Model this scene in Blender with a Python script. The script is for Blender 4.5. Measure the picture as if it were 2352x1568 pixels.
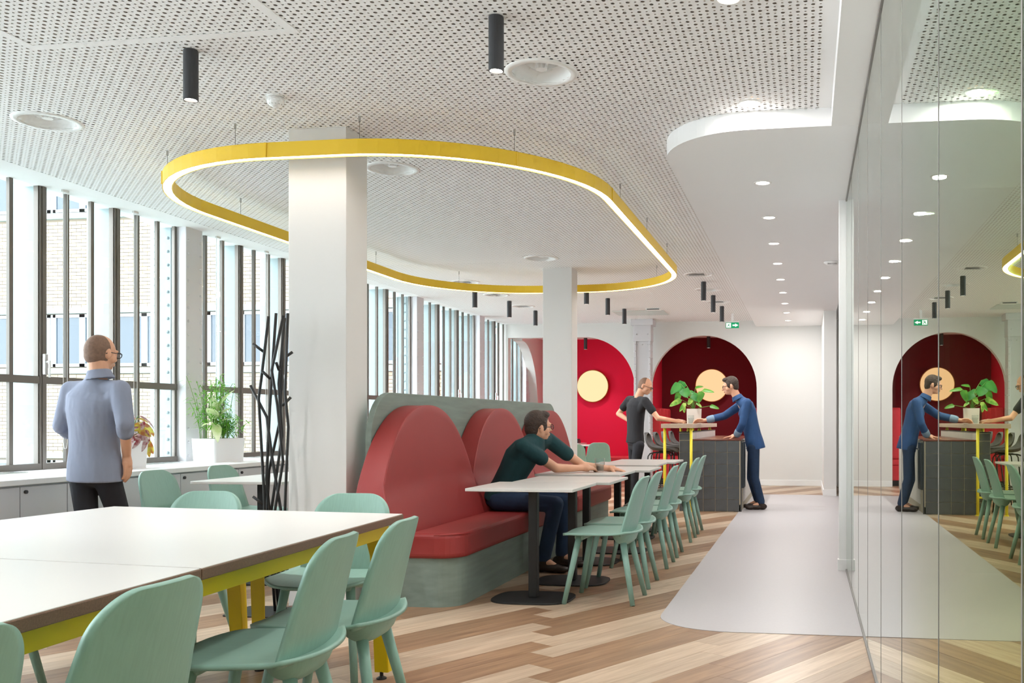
import bpy, bmesh, math, random
import numpy as np
from mathutils import Vector, Matrix
for o in list(bpy.data.objects): bpy.data.objects.remove(o, do_unlink=True)
S = bpy.context.scene
COL = S.collection
# ------------------------------------------------------------------ camera
F, PX, PY, EYE = 2150.0, 1536.0, 968.0, 1.14      # focal length and principal point in the 2352x1568 frame
YAW = math.atan((1853 - PX) / F); CA, SA = math.cos(YAW), math.sin(YAW)
cam = bpy.data.cameras.new('camera'); cam.sensor_width = 36; cam.lens = 36 * F / 2352
cam.shift_x = (1176 - PX) / 2352; cam.shift_y = (PY - 784) / 2352; cam.clip_start = .02; cam.clip_end = 200
camo = bpy.data.objects.new('camera', cam); COL.objects.link(camo)
camo.location = (0, 0, EYE); camo.rotation_euler = (math.pi / 2, 0, YAW); S.camera = camo
# ------------------------------------------------------------------ sky, daylight, exposure
W = bpy.data.worlds.new('overcast_sky'); S.world = W; W.use_nodes = True
bg = W.node_tree.nodes['Background']; bg.inputs[0].default_value = (.93, .965, 1, 1); bg.inputs[1].default_value = 5.9
S.view_settings.view_transform = 'Standard'; S.view_settings.look = 'None'
S.view_settings.exposure = 1.0; S.view_settings.gamma = 1; S.view_settings.use_curve_mapping = False
# pixel helpers: a pixel is only a direction, the plane it meets gives the distance
def ray(u, v):
    x = (u - PX) / F; z = (PY - v) / F
    return (x * CA - SA, x * SA + CA, z)
def PZ(u, v, z):
    a = ray(u, v); t = (z - EYE) / a[2]; return Vector((a[0] * t, a[1] * t, z))
def PXp(u, v, x):
    a = ray(u, v); t = x / a[0]; return Vector((x, a[1] * t, EYE + a[2] * t))
def P(u, v, y):
    a = ray(u, v); t = y / a[1]; return Vector((a[0] * t, y, EYE + a[2] * t))
# ------------------------------------------------------------------ materials
def lin(h):
    h = h.lstrip('#'); c = [int(h[i:i + 2], 16) / 255 for i in (0, 2, 4)]
    return tuple((x / 12.92 if x <= .04045 else ((x + .055) / 1.055) ** 2.4) for x in c) + (1,)
def mat(name, col, rough=.5, metal=0, bump=0, bscale=60, var=0, vscale=4, spec=.5, stretch=None, coat=0):
    m = bpy.data.materials.new(name); m.use_nodes = True; n = m.node_tree.nodes; k = m.node_tree.links
    b = n['Principled BSDF']; c = lin(col) if isinstance(col, str) else col
    b.inputs['Base Color'].default_value = c; b.inputs['Roughness'].default_value = rough
    b.inputs['Metallic'].default_value = metal; b.inputs['Specular IOR Level'].default_value = spec
    b.inputs['Coat Weight'].default_value = coat
    if bump or var:
        tc = n.new('ShaderNodeTexCoord'); mp = n.new('ShaderNodeMapping'); k.new(tc.outputs['Object'], mp.inputs[0])
        if stretch: mp.inputs['Scale'].default_value = stretch
    if var:
        t = n.new('ShaderNodeTexNoise'); t.inputs['Scale'].default_value = vscale; t.inputs['Detail'].default_value = 6
        k.new(mp.outputs[0], t.inputs['Vector'])
        r = n.new('ShaderNodeValToRGB'); k.new(t.outputs['Fac'], r.inputs[0])
        r.color_ramp.elements[0].position = .3; r.color_ramp.elements[1].position = .7
        r.color_ramp.elements[0].color = tuple(max(0, x * (1 - var)) for x in c[:3]) + (1,)
        r.color_ramp.elements[1].color = tuple(min(1, x * (1 + var)) for x in c[:3]) + (1,)
        k.new(r.outputs[0], b.inputs['Base Color'])
    if bump:
        t2 = n.new('ShaderNodeTexNoise'); t2.inputs['Scale'].default_value = bscale; t2.inputs['Detail'].default_value = 3
        k.new(mp.outputs[0], t2.inputs['Vector'])
        bp = n.new('ShaderNodeBump'); bp.inputs['Strength'].default_value = bump; bp.inputs['Distance'].default_value = .004 if bump < .5 else .03
        k.new(t2.outputs['Fac'], bp.inputs['Height']); k.new(bp.outputs[0], b.inputs['Normal'])
    return m
def emit(name, col, s):
    m = bpy.data.materials.new(name); m.use_nodes = True; n = m.node_tree.nodes; n.clear()
    e = n.new('ShaderNodeEmission'); e.inputs[0].default_value = lin(col); e.inputs[1].default_value = s
    o = n.new('ShaderNodeOutputMaterial'); m.node_tree.links.new(e.outputs[0], o.inputs[0]); return m
def thin_glass(name, tint, ior=1.45, tint2=None, film=0):
    """clear sheet: transparent body with a Fresnel mirror; tint may run along Y (a graded film on the sheet)"""
    m = bpy.data.materials.new(name); m.use_nodes = True; n = m.node_tree.nodes; k = m.node_tree.links; n.clear()
    t = n.new('ShaderNodeBsdfTransparent'); t.inputs[0].default_value = lin(tint)
    g = n.new('ShaderNodeBsdfGlossy'); g.inputs['Roughness'].default_value = 0.0
    fr = n.new('ShaderNodeFresnel'); fr.inputs[0].default_value = ior
    gb = n.new('ShaderNodeNewGeometry'); mi = n.new('ShaderNodeMix'); mi.inputs[2].default_value = ior; mi.inputs[3].default_value = 1 / ior
    k.new(gb.outputs['Backfacing'], mi.inputs[0]); k.new(mi.outputs[0], fr.inputs[0])      # same mirror on both faces of the sheet
    mx = n.new('ShaderNodeMixShader'); o = n.new('ShaderNodeOutputMaterial')
    mf = n.new('ShaderNodeMapRange'); mf.inputs[3].default_value = film; k.new(fr.outputs[0], mf.inputs[0])     # half-mirrored film adds a constant share
    k.new(mf.outputs[0], mx.inputs[0]); k.new(t.outputs[0], mx.inputs[1]); k.new(g.outputs[0], mx.inputs[2])
    k.new(mx.outputs[0], o.inputs[0])
    if tint2:
        ge = n.new('ShaderNodeNewGeometry'); sp = n.new('ShaderNodeSeparateXYZ'); k.new(ge.outputs['Position'], sp.inputs[0])
        mr = n.new('ShaderNodeMapRange'); mr.inputs[1].default_value = 1.3; mr.inputs[2].default_value = 3.2
        k.new(sp.outputs[1], mr.inputs[0])
        mz = n.new('ShaderNodeMapRange'); mz.inputs[1].default_value = .5; mz.inputs[2].default_value = 2.2
        k.new(sp.outputs[2], mz.inputs[0])
        c0 = n.new('ShaderNodeMix'); c0.data_type = 'RGBA'; c0.inputs[6].default_value = lin(tint2[0]); c0.inputs[7].default_value = lin(tint2[1])
        k.new(mz.outputs[0], c0.inputs[0])
        c1 = n.new('ShaderNodeMix'); c1.data_type = 'RGBA'; c1.inputs[7].default_value = lin(tint)
        k.new(mr.outputs[0], c1.inputs[0]); k.new(c0.outputs[2], c1.inputs[6])
        k.new(c1.outputs[2], t.inputs[0]); k.new(c1.outputs[2], g.inputs[0])
    return m
def wood(name, c1, c2, rough=.45, scale=(1, 14, 14), var=True):
    """grain along local X; per-object shift and tone from the object's random value"""
    m = bpy.data.materials.new(name); m.use_nodes = True; n = m.node_tree.nodes; k = m.node_tree.links
    b = n['Principled BSDF']; b.inputs['Roughness'].default_value = rough
    tc = n.new('ShaderNodeTexCoord'); mp = n.new('ShaderNodeMapping'); mp.inputs['Scale'].default_value = scale
    k.new(tc.outputs['Object'], mp.inputs[0])
    oi = n.new('ShaderNodeObjectInfo'); mu = n.new('ShaderNodeMath'); mu.operation = 'MULTIPLY'; mu.inputs[1].default_value = 40
    k.new(oi.outputs['Random'], mu.inputs[0]); k.new(mu.outputs[0], mp.inputs['Location'])
    t = n.new('ShaderNodeTexNoise'); t.inputs['Scale'].default_value = 2.2; t.inputs['Detail'].default_value = 8
    t.inputs['Roughness'].default_value = .62; t.inputs['Distortion'].default_value = .35
    k.new(mp.outputs[0], t.inputs['Vector'])
    r = n.new('ShaderNodeValToRGB'); r.color_ramp.elements[0].position = .3; r.color_ramp.elements[1].position = .72
    r.color_ramp.elements[0].color = lin(c1); r.color_ramp.elements[1].color = lin(c2); k.new(t.outputs['Fac'], r.inputs[0])
    hv = n.new('ShaderNodeHueSaturation'); k.new(r.outputs[0], hv.inputs['Color'])
    ma = n.new('ShaderNodeMapRange'); ma.inputs[3].default_value = .9; ma.inputs[4].default_value = 1.12
    k.new(oi.outputs['Random'], ma.inputs[0]); k.new(ma.outputs[0], hv.inputs['Value'])
    k.new(hv.outputs[0], b.inputs['Base Color'])
    bp = n.new('ShaderNodeBump'); bp.inputs['Strength'].default_value = .12; bp.inputs['Distance'].default_value = .002
    k.new(t.outputs['Fac'], bp.inputs['Height']); k.new(bp.outputs[0], b.inputs['Normal'])
    return m
def glassmat(name, col='#f4f8f8', ior=1.45):
    m = mat(name, col, .0); b = m.node_tree.nodes['Principled BSDF']
    b.inputs['Transmission Weight'].default_value = 1; b.inputs['IOR'].default_value = ior; return m
def leafmat(name, c1, c2, scale=9):
    m = mat(name, c1, .38, var=0); n = m.node_tree.nodes; k = m.node_tree.links; b = n['Principled BSDF']
    tc = n.new('ShaderNodeTexCoord'); t = n.new('ShaderNodeTexNoise'); t.inputs['Scale'].default_value = scale; t.inputs['Detail'].default_value = 4
    k.new(tc.outputs['Object'], t.inputs['Vector']); r = n.new('ShaderNodeValToRGB'); k.new(t.outputs['Fac'], r.inputs[0])
    r.color_ramp.elements[0].position = .38; r.color_ramp.elements[1].position = .62
    r.color_ramp.elements[0].color = lin(c1); r.color_ramp.elements[1].color = lin(c2); k.new(r.outputs[0], b.inputs['Base Color'])
    b.inputs['Subsurface Weight'].default_value = 0
    tr = n.new('ShaderNodeBsdfTranslucent'); k.new(r.outputs[0], tr.inputs[0]); mx = n.new('ShaderNodeMixShader'); mx.inputs[0].default_value = .3
    out = n['Material Output']; k.new(b.outputs[0], mx.inputs[1]); k.new(tr.outputs[0], mx.inputs[2]); k.new(mx.outputs[0], out.inputs[0])
    return m
M = dict(
 wall=mat('painted_wall', '#e2e0dd', .75, bump=.03, bscale=200),
 white=mat('white_paint', '#efeeed', .5), ceil=mat('ceiling_board', '#f4f3f3', .8), back=mat('acoustic_fleece', '#d2c7be', .95),
 colm=mat('column_paint', '#dcd9d7', .7, bump=.03, bscale=150),
 path=mat('grey_vinyl', '#b7b2b4', .42, var=.02, vscale=60, bump=.03, bscale=400),
 slab=mat('screed', '#6b5a4c', .9),
 wood_l=wood('pale_oak_plank', '#a88d74', '#cfb8a0', .36), wood_d=wood('brown_oak_plank', '#7d5e48', '#aa8768', .36),
 mint=mat('mint_stain', '#8cafa2', .42, bump=.06, bscale=30, stretch=(40, 1.5, 6), var=.05, vscale=3),
 ply=mat('grey_green_plywood', '#7d8a82', .55, var=.12, vscale=3, stretch=(3, 1, 9), bump=.06, bscale=40),
 red=mat('red_leather', '#97302f', .5, bump=.08, bscale=500, var=.03),
 maroon=mat('maroon_felt', '#74101f', .9, bump=.15, bscale=300), redwall=mat('red_felt', '#e20e3e', .9, bump=.15, bscale=300), redseat=mat('red_seat_cloth', '#d8353f', .7, bump=.1, bscale=300),
 yellow=mat('yellow_powder_coat', '#f2c62c', .45), yellow2=mat('yellow_steel', '#e2c000', .42), yellow3=mat('lemon_tube', '#ecd83a', .4),
 black=mat('black_powder_coat', '#1d1d1e', .5, bump=.04, bscale=600), anth=mat('anthracite_lamp', '#3a3a3e', .55, bump=.06, bscale=500),
 laminate=mat('white_laminate', '#d6d2ce', .32, spec=.5), edge=mat('walnut_edge', '#6d4f3c', .5, var=.2, vscale=20, stretch=(1, 12, 12)),
 cab=mat('grey_cabinet_front', '#d3d3d9', .45), sill=mat('white_sill', '#efeef0', .35),
 dark=mat('bronze_mullion', '#6f6862', .45, metal=.25), grey=mat('grey_riveted_steel', '#d2d0d4', .5),
 blue=mat('pale_blue_steel', '#839295', .5, var=.04, vscale=30), chrome=mat('brushed_steel', '#c8c8c8', .25, metal=1),
 brick=mat('cream_brick', '#897d6c', .85, var=.15, vscale=2.5), mortar=mat('mortar', '#756a5c', .95), stone=mat('pale_ledge', '#7f8c89', .7),
 fwin=mat('grey_window_frame', '#8f9296', .5), fglass=mat('dark_window_glass', '#2e3a46', .05, spec=.6),
 tile=mat('slate_tile', '#54575a', .22, var=.12, vscale=9), grout=mat('sand_grout', '#b8ad98', .9), counter=mat('brown_worktop', '#6d3b31', .2),
 beige=mat('beige_edge_board', '#c2ab97', .5, var=.08, vscale=12, stretch=(2, 14, 14)), applc=mat('dark_appliance', '#33393e', .3),
 panel=mat('beige_panel', '#cfcac2', .5), shell=mat('charcoal_shell', '#4b4847', .55), plastic=mat('white_plastic', '#f0efee', .4),
 exitg=emit('exit_green', '#2aa06a', .55), exitw=emit('exit_white', '#f2f7f4', .8),
 lamp=emit('lamp_glow', '#fff3e2', 14), led=emit('led_strip', '#fff5e8', 8), disc=emit('warm_disc', '#ffdca8', .6), disc2=emit('warm_disc_pink', '#ffc795', .6),
 bronze=mat('bronze_rim', '#b5682a', .35, metal=.6),
 glass=thin_glass('window_glass', '#f6fbfb'), part=thin_glass('partition_glass', '#f0f3f0', 1.6, ('#e6eabc', '#d9efe4'), .66),
 seal=mat('grey_seal', '#8a8582', .5), tumbler=thin_glass('clear_glass', '#f8fbfb', 1.5), water=thin_glass('water', '#f1f6f7', 1.25),
 soil=mat('potting_soil', '#3a2a20', .95), pot=mat('white_planter', '#f0eff1', .4), pot2=mat('beige_planter', '#d9d2c9', .5),
 leaf=leafmat('green_leaf', '#3f7d2a', '#66a63c'), fern=leafmat('bamboo_leaf', '#5ba12c', '#83c440'), dief=leafmat('cream_leaf', '#cfe39a', '#eef5cf', 14),
 bego=leafmat('begonia_leaf', '#8e2f3d', '#c9b5b4', 30), bego2=leafmat('begonia_gold', '#a65f2a', '#c7c24c', 20), monst=leafmat('monstera_leaf', '#2f7a35', '#4f9a48', 8),
 pothos=leafmat('pothos_leaf', '#5b9a34', '#b5d36a', 16), stem=mat('green_stem', '#6f9a45', .5), shadew=mat('red_box', '#b8453b', .6),
 skin=mat('skin', '#d9a284', .5, var=.06, vscale=10), skin2=mat('skin_shaved', '#a98672', .6, var=.1, vscale=30), hair=mat('brown_hair', '#3b2a20', .6, bump=.5, bscale=90, var=.3, vscale=30),
 hairs=mat('cropped_hair', '#7d6050', .7, var=.15, vscale=60), tee_k=mat('black_jersey', '#1f1e23', .85, bump=.55, bscale=7, stretch=(1,1,.5)), tee_t=mat('teal_jersey', '#0e3a3f', .85, bump=.55, bscale=7, stretch=(1,1,.6)),
 shirt_g=mat('grey_blue_linen', '#8d92a6', .85, bump=.7, bscale=5, var=.05, vscale=8, stretch=(1.4,1.4,.6)), denim_s=mat('denim_shirt', '#264a78', .8, bump=.7, bscale=6, stretch=(1.2,1.2,.7), var=.12, vscale=9),
 denim_in=mat('denim_inside', '#7f97ae', .85), jeans=mat('dark_jeans', '#1d3350', .85, bump=.6, bscale=7, var=.15, vscale=8), jeans_k=mat('black_jeans', '#23232a', .85, bump=.6, bscale=7, var=.12, vscale=9),
 shoe=mat('brown_shoe', '#2d2019', .4), shoe_k=mat('black_shoe', '#17171a', .5), lens=thin_glass('spectacle_lens', '#e8eef0'), paper=mat('white_paper', '#f3f3f1', .7),
 ltgrey=mat('vent_grey', '#cfd6d3', .5), teakb=mat('blue_jar', '#2f5fa0', .4))
# ------------------------------------------------------------------ mesh builder
class MB:
    def __init__(s): s.v = []; s.f = []
    def add(s, vs, fs):
        o = len(s.v); s.v += [tuple(p) for p in vs]; s.f += [tuple(o + i for i in f) for f in fs]; return s
    def box(s, x0, x1, y0, y1, z0, z1):
        vs = [(x, y, z) for z in (z0, z1) for y in (y0, y1) for x in (x0, x1)]
        return s.add(vs, [(0, 2, 3, 1), (4, 5, 7, 6), (0, 1, 5, 4), (2, 6, 7, 3), (0, 4, 6, 2), (1, 3, 7, 5)])
    def cyl(s, p0, p1, r0, r1=None, n=12, caps=True):
        r1 = r0 if r1 is None else r1; p0 = Vector(p0); p1 = Vector(p1); d = (p1 - p0).normalized()
        a = d.orthogonal().normalized(); b = d.cross(a); vs = []
        for p, r in ((p0, r0), (p1, r1)):
            for i in range(n):
                t = 2 * math.pi * i / n; vs.append(p + (a * math.cos(t) + b * math.sin(t)) * r)
        fs = [(i, (i + 1) % n, n + (i + 1) % n, n + i) for i in range(n)]
        if caps: fs += [tuple(range(n))[::-1], tuple(range(n, 2 * n))]
        return s.add(vs, fs)
    def tube(s, pts, r, n=8, closed=False, caps=True):
        pts = [Vector(p) for p in pts]; m = len(pts); vs = []; up = None
        rs = r if isinstance(r, (list, tuple)) else [r] * m
        for i, p in enumerate(pts):
            a = pts[i - 1] if (i > 0 or closed) else p; b = pts[(i + 1) % m] if (i < m - 1 or closed) else p
            d = (b - a).normalized()
            if up is None: up = d.orthogonal().normalized()
            up = (up - d * up.dot(d)).normalized(); sd = d.cross(up)
            for j in range(n):
                t = 2 * math.pi * j / n; vs.append(p + (up * math.cos(t) + sd * math.sin(t)) * rs[i])
        fs = []
        for i in range(m if closed else m - 1):
            k = (i + 1) % m
            fs += [(i * n + j, i * n + (j + 1) % n, k * n + (j + 1) % n, k * n + j) for j in range(n)]
        if caps and not closed: fs += [tuple(range(n))[::-1], tuple(range((m - 1) * n, m * n))]
        return s.add(vs, fs)
    def prism(s, poly, a0, a1, axis='z'):
        """poly in the plane across axis: z->(x,y)  y->(x,z)  x->(y,z)"""
        f = {'z': lambda p, h: (p[0], p[1], h), 'y': lambda p, h: (p[0], h, p[1]), 'x': lambda p, h: (h, p[0], p[1])}[axis]
        n = len(poly); vs = [f(p, a0) for p in poly] + [f(p, a1) for p in poly]
        return s.add(vs, [tuple(range(n))[::-1], tuple(range(n, 2 * n))] + [(i, (i + 1) % n, n + (i + 1) % n, n + i) for i in range(n)])
    def lathe(s, prof, c=(0, 0, 0), n=24, closed=False):
        vs = []; m = len(prof)
        for i in range(n):
            t = 2 * math.pi * i / n
            for r, z in prof: vs.append((c[0] + r * math.cos(t), c[1] + r * math.sin(t), c[2] + z))
        fs = []
        for i in range(n):
            k = (i + 1) % n
            fs += [(i * m + j, k * m + j, k * m + j + 1, i * m + j + 1) for j in range(m - 1)]
            if closed: fs.append((i * m + m - 1, k * m + m - 1, k * m, i * m))
        return s.add(vs, fs)
    def disc(s, c, r, n=24, up=False):
        vs = [(c[0] + r * math.cos(2 * math.pi * i / n), c[1] + r * math.sin(2 * math.pi * i / n), c[2]) for i in range(n)]
        return s.add(vs, [tuple(range(n)) if up else tuple(range(n))[::-1]])
    def grid(s, fn, nu, nv):
        vs = [fn(i / nu, j / nv) for j in range(nv + 1) for i in range(nu + 1)]
        return s.add(vs, [(j * (nu + 1) + i, j * (nu + 1) + i + 1, (j + 1) * (nu + 1) + i + 1, (j + 1) * (nu + 1) + i) for j in range(nv) for i in range(nu)])
    def ball(s, c, r, n=10, sq=(1, 1, 1)):
        c = Vector(c); vs = []; m = n // 2
        for j in range(m + 1):
            ph = math.pi * j / m
            for i in range(n):
                t = 2 * math.pi * i / n
                vs.append((c.x + r * sq[0] * math.sin(ph) * math.cos(t), c.y + r * sq[1] * math.sin(ph) * math.sin(t), c.z + r * sq[2] * math.cos(ph)))
        return s.add(vs, [(j * n + i, (j + 1) * n + i, (j + 1) * n + (i + 1) % n, j * n + (i + 1) % n) for j in range(m) for i in range(n)])
    def mesh(s, name, fix=False):
        me = bpy.data.meshes.new(name); me.from_pydata(s.v, [], s.f); me.update()
        if fix:
            bm = bmesh.new(); bm.from_mesh(me); bmesh.ops.remove_doubles(bm, verts=bm.verts, dist=1e-5); bmesh.ops.recalc_face_normals(bm, faces=bm.faces); bm.to_mesh(me); bm.free()
        return me
    def build(s, name, m, parent=None, smooth=False, bevel=0, fix=True, seg=2, solid=0, sub=0, loc=None, rz=None):
        me = s.mesh(name)
        if fix:
            bm = bmesh.new(); bm.from_mesh(me); bmesh.ops.recalc_face_normals(bm, faces=bm.faces); bm.to_mesh(me); bm.free()
        return link(name, me, m, parent, smooth, bevel, seg, solid, sub, loc, rz)
def link(name, me, m, parent=None, smooth=False, bevel=0, seg=2, solid=0, sub=0, loc=None, rz=None):
    o = bpy.data.objects.new(name, me); COL.objects.link(o)
    if m is not None and not len(me.materials): me.materials.append(M[m] if isinstance(m, str) else m)
    if smooth: me.polygons.foreach_set('use_smooth', [True] * len(me.polygons))
    if solid:
        d = o.modifiers.new('thick', 'SOLIDIFY'); d.thickness = solid; d.offset = 0
    if bevel:
        b = o.modifiers.new('bevel', 'BEVEL'); b.width = bevel; b.segments = seg; b.limit_method = 'ANGLE'; b.angle_limit = .6
    if sub:
        d = o.modifiers.new('sub', 'SUBSURF'); d.levels = sub; d.render_levels = sub
    if parent: o.parent = parent
    if loc is not None: o.location = loc
    if rz is not None: o.rotation_euler = (0, 0, rz)
    return o
def tag(o, label=None, cat=None, group=None, kind=None):
    if label: o['label'] = label
    if cat: o['category'] = cat
    if group: o['group'] = group
    if kind: o['kind'] = kind
    return o
def empty(name, loc=(0, 0, 0), rz=0):
    o = bpy.data.objects.new(name, None); COL.objects.link(o); o.location = loc; o.rotation_euler = (0, 0, rz); o.empty_display_size = .1; return o
def thing(name, label, cat, loc=(0, 0, 0), rz=0, group=None): return tag(empty(name, loc, rz), label, cat, group)
def struct(o): o['kind'] = 'structure'; return o
def copy_tree(o, parent=None):
    c = o.copy(); COL.objects.link(c); c.parent = parent
    for ch in list(o.children): copy_tree(ch, c)
    return c
def rrect(x0, x1, y0, y1, r, n=6, corners=(1, 1, 1, 1)):
    out = []
    for k, (cx, cy, a) in enumerate(((x1 - r, y1 - r, 0), (x0 + r, y1 - r, 90), (x0 + r, y0 + r, 180), (x1 - r, y0 + r, 270))):
        if corners[k]: out += [(cx + r * math.cos(math.radians(a + 90 * i / n)), cy + r * math.sin(math.radians(a + 90 * i / n))) for i in range(n + 1)]
        else: out.append(((x1, y1), (x0, y1), (x0, y0), (x1, y0))[k])
    return out
rnd = random.Random(7)
CEIL = 2.947; SOF = 2.84

def lamp_light(parent, kind, w, z, size=.09, blend=.6, angle=80, col=(1, .97, .94)):
    l = bpy.data.lights.new('lamp_light', kind); l.energy = w; l.color = col
    if kind == 'AREA': l.shape = 'DISK'; l.size = size
    else: l.spot_size = math.radians(angle); l.spot_blend = blend; l.shadow_soft_size = size
    o = bpy.data.objects.new('lamp_light', l); COL.objects.link(o); o.parent = parent; o.location = (0, 0, z); return o
# ================================================================== the setting
# ---- floor: screed, planks laid at an angle with stepped seams, grey vinyl path
fl = struct(MB().box(-5.95, 3.3, -3.2, 18.6, -.2, -.0035).build('floor', 'slab'))
TH = math.radians(59.6); LX, LY = (math.cos(TH), math.sin(TH)), (math.sin(TH), -math.cos(TH))   # along, across
def clip(poly, box):
    for ax, lim, sg in ((0, box[0], 1), (0, box[1], -1), (1, box[2], 1), (1, box[3], -1)):
        out = []
        for i in range(len(poly)):
            a, b = poly[i - 1], poly[i]; ia = sg * (a[ax] - lim) >= 0; ib = sg * (b[ax] - lim) >= 0
            if ia != ib:
                t = (lim - a[ax]) / (b[ax] - a[ax]); out.append((a[0] + t * (b[0] - a[0]), a[1] + t * (b[1] - a[1])))
            if ib: out.append(b)
        poly = out
        if len(poly) < 3: return None
    return poly
RW, RS, PL = .163, -.1575, 1.17                       # row width, seam step per row, plank length
planks = []
for k in range(-70, 110):
    a0 = -4.251 + k * RW
    for j in range(-14, 14):
        s0 = 3.966 + k * RS + j * PL
        q = [(s0 + .0006, a0 + .0006), (s0 + PL - .0006, a0 + .0006), (s0 + PL - .0006, a0 + RW - .0006), (s0 + .0006, a0 + RW - .0006)]
        w = [(s * LX[0] + a * LY[0], s * LX[1] + a * LY[1]) for s, a in q]
        cx = sum(p[0] for p in w) / 4; cy = sum(p[1] for p in w) / 4
        if cx < -6.3 or cx > 3.4 or cy < -.2 or cy > 18.8: continue
        w = clip(w, (-5.8, 3.0, .6, 18.3))
        if not w: continue
        band = (j // 3 + (k // 2)) % 2
        planks.append((cx, cy, w, band))
def vis(p):
    x, y = p[0], p[1]; d = -x * SA + y * CA
    if d < 1.5 or x > .3: return -1
    u = PX + F * (x * CA + y * SA) / d
    if u < -250 or u > 2100 or x < -5.0 or (x > -.8 and y > 5.2): return 0
    return 1 / (d * d * d)
planks.sort(key=vis, reverse=True)
rest = {0: MB(), 1: MB()}
for i, (cx, cy, w, band) in enumerate(planks):
    if i < 300:
        # local frame: X along the plank so that the grain follows it
        loc = [((x - cx) * LX[0] + (y - cy) * LX[1], -((x - cx) * LY[0] + (y - cy) * LY[1])) for x, y in w]
        o = MB().prism(loc, -.0035, 0).build('plank', 'wood_d' if band else 'wood_l', fl)
        o.location = (cx, cy, 0); o.rotation_euler = (0, 0, TH)
    else:
        loc = [(x * LX[0] + y * LX[1], -(x * LY[0] + y * LY[1])) for x, y in w]
        rest[band].prism(loc, -.0035, 0)
for b, m in ((0, 'wood_l'), (1, 'wood_d')):
    o = rest[b].build('plank_field', m, fl, rz=TH); o['kind'] = 'stuff'
pp = []
cx, cy, r = -.85 + .45, 5.06 + .4, .45
pp = [(.298, 5.06)] + [(-.85 + .45 - .45 * math.sin(math.radians(a)), 5.46 - .4 * math.cos(math.radians(a))) for a in range(0, 91, 9)] + [(-.85, 14.7), (2.4, 14.7), (2.4, 7.35), (.298, 7.35)]
struct(MB().prism(pp, .0002, .003).build('floor_path', 'path'))
# ---- ceiling with perforations
DIFF = [(-1.36, 4.70), (-4.52, 5.03), (-2.93, 6.33), (-2.91, 10.04), (-4.37, 11.6), (-1.31, 11.43), (-4.38, 12.85), (-4.40, 14.17), (-1.33, 12.75), (-1.33, 14.1), (-2.9, 2.4), (-4.5, 1.0), (-1.36, .6)]
DR = .187
C = .0330
def cell_mesh(name, x0, nx, y0, ny, c, z, holes, up=False):
    gx, gy = np.meshgrid(np.arange(nx), np.arange(ny), indexing='ij'); gx = gx.ravel(); gy = gy.ravel()
    X = x0 + (gx + .5) * c; Y = y0 + (gy + .5) * c
    keep = np.ones(len(X), bool)
    for dx, dy in DIFF: keep &= (X - dx) ** 2 + (Y - dy) ** 2 > ((DR - .6 * c - .012) if z < CEIL + .005 else DR + .02) ** 2
    keep &= ~((X > -.86 + c) & (Y > 6.1))             # the lowered passage ceiling covers this
    gx, gy, X, Y = gx[keep], gy[keep], X[keep], Y[keep]; n = len(X); h = c / 2
    sq = np.array([[-h, -h], [h, -h], [h, h], [-h, h]])
    if holes:
        t = np.radians(22.5 + 45 * np.arange(8)); un = np.stack([np.cos(t), np.sin(t)], 1)
        r = np.where((gx + gy) % 2 == 0, .0094, .0052)
        V = np.zeros((n, 12, 3)); V[:, :4, :2] = sq[None]; V[:, 4:, :2] = un[None] * r[:, None, None]
        V[:, :, 0] += X[:, None]; V[:, :, 1] += Y[:, None]; V[:, :, 2] = z
        o = 4; oc = lambda i: o + i % 8                # octagon vertex i at 22.5+45i degrees
        quads = [(1, 2, oc(0), oc(7)), (2, 3, oc(2), oc(1)), (3, 0, oc(4), oc(3)), (0, 1, oc(6), oc(5))]
        tris = [(2, oc(1), oc(0)), (3, oc(3), oc(2)), (0, oc(5), oc(4)), (1, oc(7), oc(6))]
        quads = [q[::-1] for q in quads]; tris = [q[::-1] for q in tris]
        nv = 12
        base = (np.arange(n) * nv)[:, None]
        li = np.concatenate([(base + np.array(q)[None]) for q in quads] + [(base + np.array(q)[None]) for q in tris], axis=1).ravel()
        tot = np.tile(np.array([4] * 4 + [3] * 4), n)
    else:
        V = np.zeros((n, 4, 3)); V[:, :, :2] = sq[None]; V[:, :, 0] += X[:, None]; V[:, :, 1] += Y[:, None]; V[:, :, 2] = z
        li = ((np.arange(n) * 4)[:, None] + np.array([3, 2, 1, 0])[None]).ravel(); tot = np.full(n, 4)
    me = bpy.data.meshes.new(name); V = V.reshape(-1, 3)
    me.vertices.add(len(V)); me.vertices.foreach_set('co', V.ravel())
    me.loops.add(len(li)); me.loops.foreach_set('vertex_index', li.astype(np.int32))
    st = np.concatenate([[0], np.cumsum(tot)[:-1]])
    me.polygons.add(len(tot)); me.polygons.foreach_set('loop_start', st.astype(np.int32)); me.polygons.foreach_set('loop_total', tot.astype(np.int32))
    me.update(calc_edges=True); me.validate(); return me
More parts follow.
